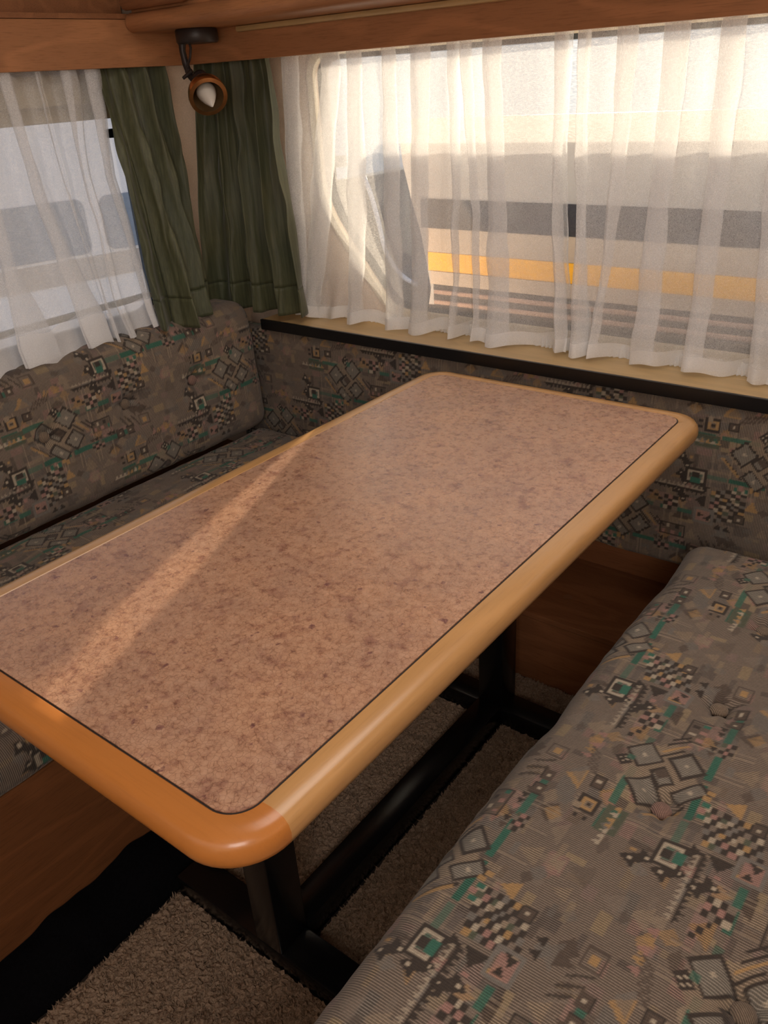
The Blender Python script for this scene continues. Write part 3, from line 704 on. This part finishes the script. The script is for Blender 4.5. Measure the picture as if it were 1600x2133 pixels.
# rim: a bullnosed frame swept round a rounded rectangle, cut into two end and two side strips
def rim_loop(d, n=12):
    r0 = (0.070, 0.070, 0.060, 0.060)
    return rrect(TX0+d, TX1-d, TY0+d, TY1-d, [max(0.030, r-d) for r in r0], n)
RW = 0.036
sec = [(RW, -0.001), (RW-0.0015, 0.0004), (0.024, 0.0008), (0.014, -0.0005), (0.007, -0.0035), (0.0022, -0.0095), (0.0, -0.018), (0.0004, -0.026), (0.003, -0.0335), (0.009, -0.039), (0.018, -0.041), (RW, -0.041)]
loops = [[(x, y, TZ+dz) for x, y in rim_loop(d)] for d, dz in sec]
npt = len(loops[0])
def rim_piece(i0, i1, mat):
    bm = bmesh.new(); ids = [k % npt for k in range(i0, i1+1)]
    V = [[bm.verts.new(lp[k]) for k in ids] for lp in loops]
    for p, q_ in zip(V, V[1:] + V[:1]):
        for k in range(len(ids)-1): bm.faces.new((p[k], p[k+1], q_[k+1], q_[k]))
    for e in (0, -1): bm.faces.new([p[e] for p in V])
    return under(tb, obj('edge_strip', bm, mat, None, True))
n1 = 13  # points per corner
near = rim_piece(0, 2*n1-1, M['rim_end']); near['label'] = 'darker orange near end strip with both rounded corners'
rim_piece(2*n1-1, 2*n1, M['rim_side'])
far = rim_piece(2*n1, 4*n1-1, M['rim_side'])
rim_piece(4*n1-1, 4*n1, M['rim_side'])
# hairline joints
for (x0, x1, y0, y1) in ((TX1-RW+0.001, TX1+0.0003, TY0+0.0695, TY0+0.0703), (TX0-0.0003, TX0+RW-0.001, TY0+0.0695, TY0+0.0703)):
    pass
under(tb, obj('board', box_bm(TX0+RW+0.001, TX1-RW-0.001, TY0+RW+0.001, TY1-RW-0.001, TZ-0.038, TZ-0.0035, 0.0), M['black_edge']))
lamo = rim_loop(RW+0.0018)
under(tb, obj('laminate', plate_bm(lamo, pZ, TZ-0.004, TZ+0.0006), M['laminate']))
under(tb, obj('joint_line', plate_bm(rim_loop(RW-0.0002), pZ, TZ-0.0034, TZ-0.0008), M['seam']))
# black frame
XC = -0.745
for (y0, y1) in ((0.535, 0.600), (1.250, 1.315)):
    under(tb, obj('leg', box_bm(XC-0.030, XC+0.030, y0, y1, 0.045, 0.655, 0.004), M['black_frame'], None, True))
    under(tb, obj('foot', box_bm(-0.984, XC+0.185, y0, y1, 0.001, 0.046, 0.005), M['black_frame'], None, True))
    under(tb, obj('top_bearer', box_bm(XC-0.24, XC+0.24, y0, y1, 0.656, 0.683, 0.003), M['black_frame'], None, True))
under(tb, obj('stretcher', box_bm(XC-0.030, XC+0.030, 0.6005, 1.2495, 0.004, 0.056, 0.0022), M['black_frame'], None, True))

# ------------------------------------------------------------------ carpet and the black heap
def carpet():
    x0, x1, y0, y1, st = -0.985, -0.352, -0.20, 1.429, 0.0045
    xs = np.arange(x0, x1, st); ys = np.arange(y0, y1, st); X, Y = np.meshgrid(xs, ys, indexing='ij')
    Z = 0.006 + 0.0022*rng.standard_normal(X.shape) + smooth_noise(X.shape, (40, 90), 0.0012)
    Z[0, :] = 0.001; Z[:, 0] = 0.001
    P = np.stack([X+0.0012*rng.standard_normal(X.shape), Y+0.0012*rng.standard_normal(X.shape), Z], -1).reshape(-1, 3)
    na, nb = X.shape; idx = np.arange(na*nb).reshape(na, nb)
    q = np.stack([idx[:-1, :-1], idx[1:, :-1], idx[1:, 1:], idx[:-1, 1:]], -1).reshape(-1, 4)
    inside = lambda x, y: ((XC-0.27 < x) & (x < XC+0.19) & (((0.532 < y) & (y < 0.603)) | ((1.247 < y) & (y < 1.318)))) | ((XC-0.033 < x) & (x < XC+0.033) & (0.59 < y) & (y < 1.26))
    keep = ~inside(X[:-1, :-1].reshape(-1)+st/2, Y[:-1, :-1].reshape(-1)+st/2)
    q = q[keep]
    # tufts: little three-sided leaning loops
    n = 42000
    tx = rng.uniform(x0, x1-0.004, n); ty = rng.uniform(0.0, y1-0.004, n); k = ~inside(tx, ty); tx, ty = tx[k], ty[k]; n = len(tx)
    a = rng.uniform(0, 2*PI, n); h = rng.uniform(0.007, 0.0125, n); r = rng.uniform(0.0018, 0.0030, n)
    base = len(P); pts = []
    for j in range(3):
        pts.append(np.stack([tx + r*np.cos(a+2.1*j), ty + r*np.sin(a+2.1*j), np.full(n, 0.003)], -1))
    lean = rng.normal(0, 0.0028, (n, 2))
    pts.append(np.stack([tx+lean[:, 0], ty+lean[:, 1], h], -1))
    T = np.stack(pts, 1).reshape(-1, 3); i0 = base + 4*np.arange(n)
    tris = np.concatenate([np.stack([i0+j, i0+(j+1) % 3, i0+3], -1) for j in range(3)])
    P = np.concatenate([P, T])
    me = bpy.data.meshes.new('carpet'); me.from_pydata(P.tolist(), [], q.tolist() + tris.tolist()); me.update()
    mt, nt, out = new_mat('beige_pile'); b = N(nt, 'ShaderNodeBsdfPrincipled', Roughness=1.0); b.inputs['Specular IOR Level'].default_value = 0.03
    f = noise(nt, coords(nt), 330, 3, 0.7)
    cc = ramp(nt, f, [(0.30, (0.20, 0.135, 0.09)), (0.5, (0.36, 0.26, 0.185)), (0.75, (0.50, 0.385, 0.29))])
    nt.links.new(cc, b.inputs['Base Color']); nt.links.new(bump(nt, f, 0.6, 0.002), b.inputs['Normal']); nt.links.new(b.outputs[0], out.inputs[0])
    o = link('carpet', me, mt); props(o, 'beige short-pile carpet laid around the black table frame', 'carpet', kind='stuff')
carpet()
def heap():
    x0, x1, y0, y1 = -1.093, -0.990, -0.3, 1.20
    nx, ny = 26, 220; X, Y = np.meshgrid(np.linspace(0, 1, nx), np.linspace(0, 1, ny), indexing='ij')
    wx = x0 + (x1-x0)*X + 0.0012*np.sin(Y*170); wy = y0 + (y1-y0)*Y
    prof = (1-X**3)**0.6
    top = 0.055 + 0.006*np.sin(wy*21) + 0.022*np.exp(-((wy-0.52)/0.05)**2) + 0.075*np.clip((wy-0.60)/0.07, 0, 1)
    Z = np.maximum(0.002, top*prof*np.clip(np.minimum(Y, 1-Y)/0.03, 0, 1)**0.5 + smooth_noise(X.shape, (4, 40), 0.002)*prof)
    P = np.stack([wx, wy, Z], -1).reshape(-1, 3); idx = np.arange(nx*ny).reshape(nx, ny)
    q = np.stack([idx[:-1, :-1], idx[1:, :-1], idx[1:, 1:], idx[:-1, 1:]], -1).reshape(-1, 4)
    P2 = P.copy(); P2[:, 2] = 0.0012; n = len(P); me = bpy.data.meshes.new('black_cloth')
    border = list(idx[:, 0]) + list(idx[-1, 1:]) + list(idx[-2::-1, -1]) + list(idx[0, -2:0:-1])
    sides = [[int(border[i]), int(border[(i+1) % len(border)]), int(border[(i+1) % len(border)])+n, int(border[i])+n] for i in range(len(border))]
    me.from_pydata(np.concatenate([P, P2]).tolist(), [], q.tolist() + (q[:, ::-1]+n).tolist() + sides); me.update()
    me.polygons.foreach_set('use_smooth', [True]*len(me.polygons))
    o = link('black_cloth', me, M['bag']); props(o, 'long black cloth lying on the floor against the left bench base', 'cloth')
heap()

# ------------------------------------------------------------------ curtains
def grid_obj(name, P, mat, parent=None, thick=0.0):
    na, nb = P.shape[:2]; idx = np.arange(na*nb).reshape(na, nb)
    q = np.stack([idx[:-1, :-1], idx[1:, :-1], idx[1:, 1:], idx[:-1, 1:]], -1).reshape(-1, 4)
    me = bpy.data.meshes.new(name); me.from_pydata(P.reshape(-1, 3).tolist(), [], q.tolist()); me.update()
    me.polygons.foreach_set('use_smooth', [True]*len(me.polygons))
    o = link(name, me, mat)
    if thick:
        md = o.modifiers.new('thickness', 'SOLIDIFY'); md.thickness = thick; md.offset = 0
    if parent: under(parent, o)
    return o

def interp(lv, z):
    zs = [p[0] for p in lv]; return [float(np.interp(-z, [-q_ for q_ in zs], [p[k] for p in lv])) for k in (1, 2)]

def pleated(z_top, z_bot_f, ends, pleats, base_d, rows, place, seed, flare=0.018, wav=0.010, nwrink=0.004, hem_rows=0):
    """a sheet of cloth: flat stretches joined by Z-folded pleats. ends = ((z, h0, h1), ...), pleat = [(z, a, b), ...]"""
    rg = random.Random(seed); npl = len(pleats)
    ph = [rg.uniform(0, 6.28) for _ in range(npl+2)]; am = [rg.uniform(0.4, 1.0) for _ in range(npl+2)]; ev = [rg.uniform(-1, 1) for _ in range(npl+2)]
    G = []
    for r in range(rows+1):
        f = r/rows; z = z_top + (0.755 - z_top)*f
        h0, h1 = interp(ends, z); cur = h0; C = []
        low = max(0, (f-0.80)/0.20)
        for i, pl in enumerate(pleats + [None]):
            if pl: a, b = interp(pl, z)
            else: a = b = h1
            stop = b if pl else h1
            nseg = 4
            for k in range(nseg):
                g = (k+0.3)/nseg; h = cur + (stop-cur)*g
                d = base_d + wav*am[i]*math.sin(ph[i] + 3.0*g*PI*1.0 + 1.6*f*ev[i]) + flare*low*math.sin(ph[i]*2+g*7)*0.7
                if i > 0: d += 0.030*max(0, 1-g*3.2)
                C.append((h, d))
            if pl:
                e = min(0.004, (b-a)*0.25); D = base_d + 0.006 + flare*low*0.8*am[i]
                C += [(b-e, D), (b, D+0.005), (b-e, D+0.010), (a+e, D+0.014), (a, D+0.019), (a+e, D+0.024), ((a+b)/2, D+0.028)]
                cur = b
            else: C.append((h1, base_d))
        G.append(catmull(C, 5))
    G = np.array(G)                                   # rows, columns, (h, d)
    nr, nc = G.shape[:2]
    wr = smooth_noise((nr, nc), (10, max(6, nc//14)), nwrink)*np.linspace(0.3, 1.0, nr)[:, None]
    hsm = smooth_noise((nr, nc), (14, 10), nwrink*0.6)
    H = G[..., 0] + hsm*0.4; D = G[..., 1] + wr
    F = np.linspace(0, 1, nr)[:, None] + 0*H
    zb = z_bot_f(H) + 0*H
    Z = z_top + (zb - z_top)*F
    return np.stack(place(H, D, Z), -1)

# --- wide window: two sheer panels meeting at x = -0.795
zt, zm, zl = 1.33, 1.08, 0.77
def PL(t, mi, lo): return [(zt, *t), (zm, *mi), (zl, *lo)]
left_pl = [PL((-1.547, -1.513), (-1.575, -1.538), (-1.585, -1.555)), PL((-1.425, -1.380), (-1.490, -1.435), (-1.550, -1.505)), PL((-1.348, -1.317), (-1.372, -1.330), (-1.395, -1.358)),
           PL((-1.248, -1.222), (-1.262, -1.226), (-1.270, -1.232)), PL((-1.173, -1.131), (-1.179, -1.144), (-1.198, -1.158)), PL((-1.079, -1.056), (-1.069, -1.061), (-1.078, -1.072)),
           PL((-1.048, -1.027), (-1.018, -1.011), (-1.012, -1.006)), PL((-0.990, -0.957), (-0.982, -0.944), (-0.975, -0.924)), PL((-0.832, -0.810), (-0.828, -0.814), (-0.802, -0.778))]
right_pl = [PL((-0.786, -0.771), (-0.774, -0.763), (-0.766, -0.735)), PL((-0.709, -0.675), (-0.702, -0.681), (-0.726, -0.712)), PL((-0.621, -0.579), (-0.622, -0.588), (-0.633, -0.586)),
            PL((-0.523, -0.484), (-0.518, -0.483), (-0.522, -0.487)), PL((-0.430, -0.400), (-0.414, -0.380), (-0.394, -0.352)), PL((-0.30, -0.27), (-0.30, -0.27), (-0.30, -0.27)), PL((-0.16, -0.13), (-0.16, -0.12), (-0.16, -0.13)), PL((-0.02, 0.01), (-0.02, 0.01), (-0.02, 0.01))]
plB = lambda h, d, z: (h, 1.655 - d, z)
zbB = lambda H: 0.757 + 0.004*np.sin(H*60) + 0.003*np.sin(H*23+1)
ED_L = [(1.40, -1.565, -0.805), (1.08, -1.59, -0.810), (0.755, -1.60, -0.774)]
ED_R = [(1.40, -0.788, 0.26), (1.08, -0.776, 0.26), (0.755, -0.771, 0.26)]
for nm, ends, pls, sd_, lab in (('sheer_curtain', ED_L, left_pl, 11, 'white sheer voile panel left of the narrow gap on the wide window'), ('sheer_curtain', ED_R, right_pl, 12, 'white sheer voile panel right of the narrow gap on the wide window')):
    t = thing(nm, lab, 'curtain', (0.5*(ends[0][1]+ends[0][2]), 1.65, 0.757), 'sheer curtains')
    P = pleated(1.405, zbB, ends, pls, 0.0, 64, plB, sd_, flare=0.024, nwrink=0.0055)
    cut = 61
    grid_obj('voile', P[:cut+1], M['sheer'], t); grid_obj('hem', P[cut:], M['sheer_hem'], t)
    # gathered ruffle where the cloth sits on the board
    xs = np.arange(ends[2][1], ends[2][2], 0.0022); R = []
    zz = [0.7512, 0.757, 0.764, 0.771, 0.778]
    for k, z in enumerate(zz):
        amp = 0.004*(1-k/5.5); R.append(np.stack([xs, 1.668 + amp*np.sin(xs*520+2*np.sin(xs*90)) + 0.003*np.sin(xs*47) - 0.002*k*0, np.full_like(xs, z) + (0.002*np.sin(xs*310) if k > 2 else 0)], -1))
    grid_obj('ruffle', np.array(R), M['sheer_hem'], t)

# --- left window sheer (h = y, distance from the wall = x)
def PLy(*lv): return [(z, a, b) for z, a, b in lv]
lw = [PLy((1.34, 0.62, 0.68), (1.1, 0.61, 0.67), (0.8, 0.60, 0.66)), PLy((1.34, 0.80, 0.84), (1.1, 0.79, 0.83), (0.8, 0.78, 0.83)),
      PLy((1.33, 0.955, 0.990), (1.14, 0.935, 0.968), (0.96, 0.915, 0.955), (0.80, 0.885, 0.975)),
      PLy((1.34, 1.030, 1.064), (1.19, 1.040, 1.072), (0.96, 1.046, 1.088), (0.81, 1.045, 1.112)),
      PLy((1.34, 1.112, 1.124), (1.1, 1.125, 1.135), (0.85, 1.120, 1.128)),
      PLy((1.34, 1.174, 1.206), (1.19, 1.173, 1.188), (1.04, 1.174, 1.187), (0.85, 1.150, 1.162)),
      PLy((1.34, 1.236, 1.278), (1.13, 1.236, 1.262), (0.98, 1.240, 1.262), (0.80, 1.228, 1.250))]
lean = lambda z: 0.0 + 0.080*np.clip((1.15 - z)/0.35, 0, 1)**1.2
plL = lambda h, d, z: (-1.795 + d + lean(z), h, z)
zbL = lambda H: 0.803 + 0.004*np.sin(H*31) + 0.003*np.sin(H*77)
t = thing('sheer_curtain', 'white sheer voile curtain over the left-hand window beside the green drape', 'curtain', (-1.78, 0.9, 0.80), 'sheer curtains')
P = pleated(1.405, zbL, [(1.40, 0.45, 1.285), (1.1, 0.45, 1.272), (0.80, 0.45, 1.262)], lw, 0.0, 64, plL, 5, flare=0.006)
grid_obj('voile', P[:58], M['sheer'], t); grid_obj('hem', P[57:], M['sheer_hem'], t)

# --- green drapes: deep soft folds
def drape(label, path_top, path_bot, z0, z1f, folds, amp, seed, loc_, cat='curtain'):
    """folds: number of waves between the two ends; the paths are polylines (x, y) at the top and the bottom"""
    t = thing('curtain', label, cat, loc_, 'green drapes')
    rg = random.Random(seed); n = 150; rows = 70
    def along(path, s):
        pts = np.array(path); seg = np.hypot(*np.diff(pts, axis=0).T); cum = np.concatenate([[0], np.cumsum(seg)])/seg.sum()
        xy = np.stack([np.interp(s, cum, pts[:, k]) for k in (0, 1)], -1)
        d = np.gradient(xy, axis=0); d /= np.linalg.norm(d, axis=1)[:, None]
        return xy, np.stack([d[:, 1], -d[:, 0]], -1)
    s = np.linspace(0, 1, n); ph = rg.uniform(0, 6)
    knots = np.sort(np.array([rg.uniform(-0.10, 0.10) for _ in range(folds+1)]) + np.arange(folds+1))
    phase = np.interp(s, np.linspace(0, 1, folds+1), knots)
    A, nA = along(path_top, s); B, nB = along(path_bot, s); G = []
    for r in range(rows+1):
        f = r/rows
        xy = A*(1-f) + B*f; nn_ = nA*(1-f)+nB*f
        sharp = np.sin(2*PI*phase + ph + 0.5*math.sin(2.3*f+seed)); wv = np.sign(sharp)*np.abs(sharp)**0.8
        w2 = 0.28*np.sin(4*PI*phase + 2.0*f + seed)
        aa = amp*(0.55 + 0.6*f)*(1 + 0.25*np.sin(3*f + s*5+seed))
        disp = aa*(wv + w2)
        tang = np.stack([-nn_[:, 1], nn_[:, 0]], -1)
        p = xy + nn_*disp[:, None] + tang*(0.35*aa*np.cos(2*PI*phase+ph))[:, None]*0.8
        zb = z1f(s); z = z0 + (zb-z0)*f
        G.append(np.concatenate([p, z[:, None]], 1))
    G = np.array(G); G[..., :2] += smooth_noise(G.shape[:2], (9, 16), 0.0022)[..., None]
    grid_obj('drape_cloth', G[:63], M['drape'], t, 0.0016); h = grid_obj('hem', G[62:], M['drape'], t, 0.0034)
    return t
drape('olive green drape hanging at the right of the left-hand window', [(-1.790, 1.275), (-1.782, 1.36), (-1.785, 1.455)],
      [(-1.690, 1.250), (-1.668, 1.29), (-1.672, 1.36), (-1.735, 1.440)], 1.405, lambda s: 0.800 - 0.012*np.sin(PI*np.clip(s*1.4, 0, 1)), 3, 0.024, 3, (-1.76, 1.36, 0.79))
drape('olive green drape in the corner at the left of the wide window', [(-1.775, 1.572), (-1.68, 1.577), (-1.535, 1.573)],
      [(-1.795, 1.480), (-1.735, 1.545), (-1.64, 1.572), (-1.510, 1.580)], 1.405, lambda s: 0.775 - 0.006*s, 4, 0.021, 8, (-1.66, 1.59, 0.77))

# ------------------------------------------------------------------ spot lamp on the underside of the moulding
lp = thing('spotlight', 'small brass spotlight with candle bulb hanging from dark bracket in the corner', 'lamp', (-1.62, 1.44, 1.436))
under(lp, obj('mounting_plate', lathe_bm([(0, 0), (0, 0.045), (0.003, 0.047), (0.024, 0.047), (0.028, 0.044), (0.028, 0)], (-1.620, 1.440, 1.4365), (0, 0, -1), 40), M['lamp_black'], None, True))
br_ = tube_bm([(-1.655, 1.425, 1.414), (-1.656, 1.423, 1.395), (-1.653, 1.424, 1.370), (-1.643, 1.424, 1.345), (-1.625, 1.422, 1.330)], [0.0085, 0.007, 0.0075, 0.0075, 0.007], 12)
under(lp, obj('bracket', br_, M['lamp_black'], None, True))
cb = tube_bm([(-1.632, 1.425, 1.414), (-1.628, 1.424, 1.400), (-1.632, 1.422, 1.382), (-1.642, 1.420, 1.366), (-1.650, 1.419, 1.352)], 0.0028, 8)
under(lp, obj('cable', cb, M['lamp_black'], None, True))
camp = Vector((0, 0, 1.32)); head = Vector((-1.562, 1.392, 1.313))
ax = ((camp - head).normalized()*0.80 + Vector((0.24, 0.02, -0.55))).normalized()      # the shade looks at us and down
back = head - ax*0.045
under(lp, obj('socket', lathe_bm([(-0.010, 0), (-0.010, 0.014), (-0.004, 0.0175), (0.0, 0.0175), (0.004, 0.019), (0.008, 0.0175), (0.012, 0.019), (0.016, 0.0175), (0.020, 0.019), (0.028, 0.0185), (0.034, 0.0185), (0.034, 0)], back - ax*0.008, ax, 28), M['lamp_black'], None, True))
sh = [(-0.012, 0.017), (0.000, 0.024), (0.012, 0.0335), (0.026, 0.0405), (0.040, 0.0430), (0.048, 0.0425)]
inn = [(h, r-0.0016) for h, r in reversed(sh)]
under(lp, obj('shade', lathe_bm(sh + [(0.0485, 0.0337)] + [inn[0]], back + ax*0.022, ax, 40), M['brass'], None, True))
under(lp, obj('shade_lining', lathe_bm(inn + [(-0.003, 0.0)], back + ax*0.022, ax, 40), M['brass_in'], None, True))
bl = [(0.0, 0.0), (0.0, 0.011), (0.006, 0.0145), (0.014, 0.0200), (0.022, 0.0220), (0.032, 0.0200), (0.046, 0.0140), (0.058, 0.0075), (0.066, 0.0028), (0.069, 0.0)]
under(lp, obj('bulb', lathe_bm(bl, back + ax*0.021, (ax + Vector((0.10, 0.02, -0.30))).normalized(), 28), M['bulb'], None, True))
under(lp, obj('switch', tube_bm([back+Vector((-0.012, -0.012, 0.020)), back+Vector((-0.034, -0.022, 0.006))], [0.005, 0.0035], 10), M['lamp_black'], None, True))

# ------------------------------------------------------------------ outside
g = obj('ground', box_bm(-18, 12, -12, 9, -0.62, -0.60), M['ground']); props(g, kind='structure')
YN = 2.03
tn = thing('parked_trailer', 'grey-white parked trailer with dark window band and yellow stripe outside the wide window', 'trailer', (-0.2, 2.3, -0.60))
def slab(name, x0, x1, z0, z1, proud, mat, bev=0.0): return under(tn, obj(name, box_bm(x0, x1, YN-proud, YN+0.011, z0, z1, bev), mat))
bodyo = [(2.2, -0.25), (2.2, 1.212), (-1.470, 1.212), (-1.491, 1.207), (-1.504, 1.190), (-1.506, 1.160), (-1.500, 1.10), (-1.474, 1.0), (-1.447, 0.92), (-1.430, 0.84), (-1.415, 0.755), (-1.43, 0.68), (-1.30, 0.40), (-1.2, -0.25)]
roofo = [(2.15, -0.20), (2.15, 1.150), (-1.36, 1.150), (-1.40, 1.12), (-1.38, 0.9), (-1.25, 0.4), (-1.15, -0.20)]
under(tn, obj('rear_body', plate_bm(roofo, pY, YN+0.013, YN+1.1), M['white_metal']))
bm = plate_bm(bodyo, pY, YN, YN+0.012); under(tn, obj('body', bm, M['white_metal']))
slab('window_band', -1.440, 2.15, 0.928, 1.006, 0.004, M['band_dark'])
slab('stripe', -1.420, 2.15, 0.808, 0.860, 0.003, M['yellow'])
slab('side_strip', -1.425, 2.15, 0.861, 0.927, 0.002, M['cream_metal'])
slab('side_strip', -1.412, 2.15, 0.770, 0.807, 0.006, M['cream_metal'])
slab('grille', -1.405, 2.15, 0.55, 0.769, 0.001, M['rib_dark'])
for k in range(6):
    slab('rib', -1.40, 2.15, 0.742-0.030*k, 0.754-0.030*k, 0.010, M['rib_pink'], 0.003)
for wx in (0.2, 1.6):
    under(tn, obj('wheel', lathe_bm([(0, 0), (0, 0.26), (0.03, 0.30), (0.15, 0.30), (0.18, 0.26), (0.18, 0)], (wx, YN+0.10, -0.30), (0, 1, 0), 32), M['rib_dark'], None, True))

# a dark parked car further off; its tail sweeps down behind the trailer
def at_depth(p, y):     # carry a point seen past the trailer's end back to the depth y on the same sight line
    return (p[0]*y/YN, 1.32 + (p[1]-1.32)*y/YN)
YC = 4.6
arc_o = [(-1.648, 1.058), (-1.626, 1.010), (-1.604, 0.938), (-1.584, 0.858), (-1.555, 0.808), (-1.515, 0.775), (-1.470, 0.758)]
arc = [at_depth(p, YC) for p in catmull(arc_o, 5)]
cn = thing('parked_car', 'dark car with a pale curved edge, beyond the end of the grey-white trailer', 'car', (-3.9, 5.0, -0.60))
xl = arc[0][0]
outl = [(xl-1.4, -0.30), (xl+0.9, -0.30)] + [(xl+0.9, arc[-1][1])] + arc[::-1] + [(xl-0.25, arc[0][1]-0.02), (xl-0.7, arc[0][1]-0.20), (xl-1.4, arc[0][1]-0.30)]
under(cn, obj('body', plate_bm(outl, pY, YC, YC+1.5), M['car']))
tb_ = bmesh.new(); tube_bm([(x+0.012, YC-0.005, z+0.008) for x, z in arc], 0.016, 10, tb_); under(cn, obj('edge_trim', tb_, M['pale'], None, True))
for wx in (xl-0.9, xl+0.45):
    under(cn, obj('wheel', lathe_bm([(0, 0), (0, 0.24), (0.03, 0.30), (0.18, 0.30), (0.2, 0)], (wx, YC+0.02, -0.30), (0, 1, 0), 28), M['rib_dark'], None, True))
def caravan(name, lab, cx, cy, rz, L_, H_, mat):
    t = thing(name, lab, 'caravan', (0, 0, 0))
    prof_ = rrect(-L_/2, L_/2, 0.35, H_, (0.10, 0.10, 0.28, 0.35), 8)
    t1 = obj('body', plate_bm(prof_, pY, -1.05, 1.05), mat); t1.parent = t
    for x0, x1 in ((-L_/2+0.4, -L_/2+1.5), (-0.5, 0.6), (L_/2-1.4, L_/2-0.4)):
        wnd = obj('window', plate_bm(rrect(x0, x1, H_-1.05, H_-0.75, 0.05), pY, -1.065, 1.065), M['band_blue']); wnd.parent = t
    st_ = obj('stripe', box_bm(-L_/2+0.02, L_/2-0.02, -1.058, 1.058, 0.95, 1.08), M['cream_metal']); st_.parent = t
    wh = obj('wheel', lathe_bm([(0, 0), (0, 0.26), (0.03, 0.31), (0.20, 0.31), (0.22, 0)], (0.1, -1.09, 0.31), (0, 1, 0), 24), M['rib_dark']); wh.parent = t
    t.location = (cx, cy, -0.60); t.rotation_euler = (0, 0, rz)
caravan('caravan', 'pale blue-white caravan with dark windows, nearest outside the left-hand window', -5.6, 2.55, 1.35, 4.2, 2.15, M['pale'])
caravan('caravan', 'second pale caravan further away outside the left-hand window', -9.5, 7.2, 0.9, 5.0, 2.3, M['pale'])
def tree(name, lab, x, y, h, r, col):
    t = thing(name, lab, 'tree', (x, y, -0.60))
    tr = obj('trunk', tube_bm([(0, 0, 0), (0.05, 0, h*0.4), (0, 0.05, h*0.75)], [0.16, 0.12, 0.06], 10), M['wood_dark_x']); tr.parent = t
    rg = random.Random(int(x*10)); bm = bmesh.new()
    for i in range(700):
        d = Vector((rg.gauss(0, 1), rg.gauss(0, 1), rg.gauss(0, 1))).normalized()*r*rg.uniform(0.55, 1.0)
        p = Vector((0, 0, h*0.68)) + Vector((d.x, d.y, d.z*0.9)); s_ = rg.uniform(0.08, 0.16)
        a, b = Vector((rg.gauss(0, 1), rg.gauss(0, 1), rg.gauss(0, 1))).normalized(), Vector((rg.gauss(0, 1), rg.gauss(0, 1), rg.gauss(0, 1))).normalized()
        bm.faces.new([bm.verts.new(p + s_*a), bm.verts.new(p + s_*b), bm.verts.new(p - s_*a), bm.verts.new(p - s_*b*0.8)])
    f = obj('foliage', bm, plain('leaves_'+name+str(int(-x)), col, 0.8, var=0.3), t)
tree('tree', 'sunlit ochre tree outside the left-hand window', -13.0, 9.3, 2.6, 1.15, (0.55, 0.34, 0.14))
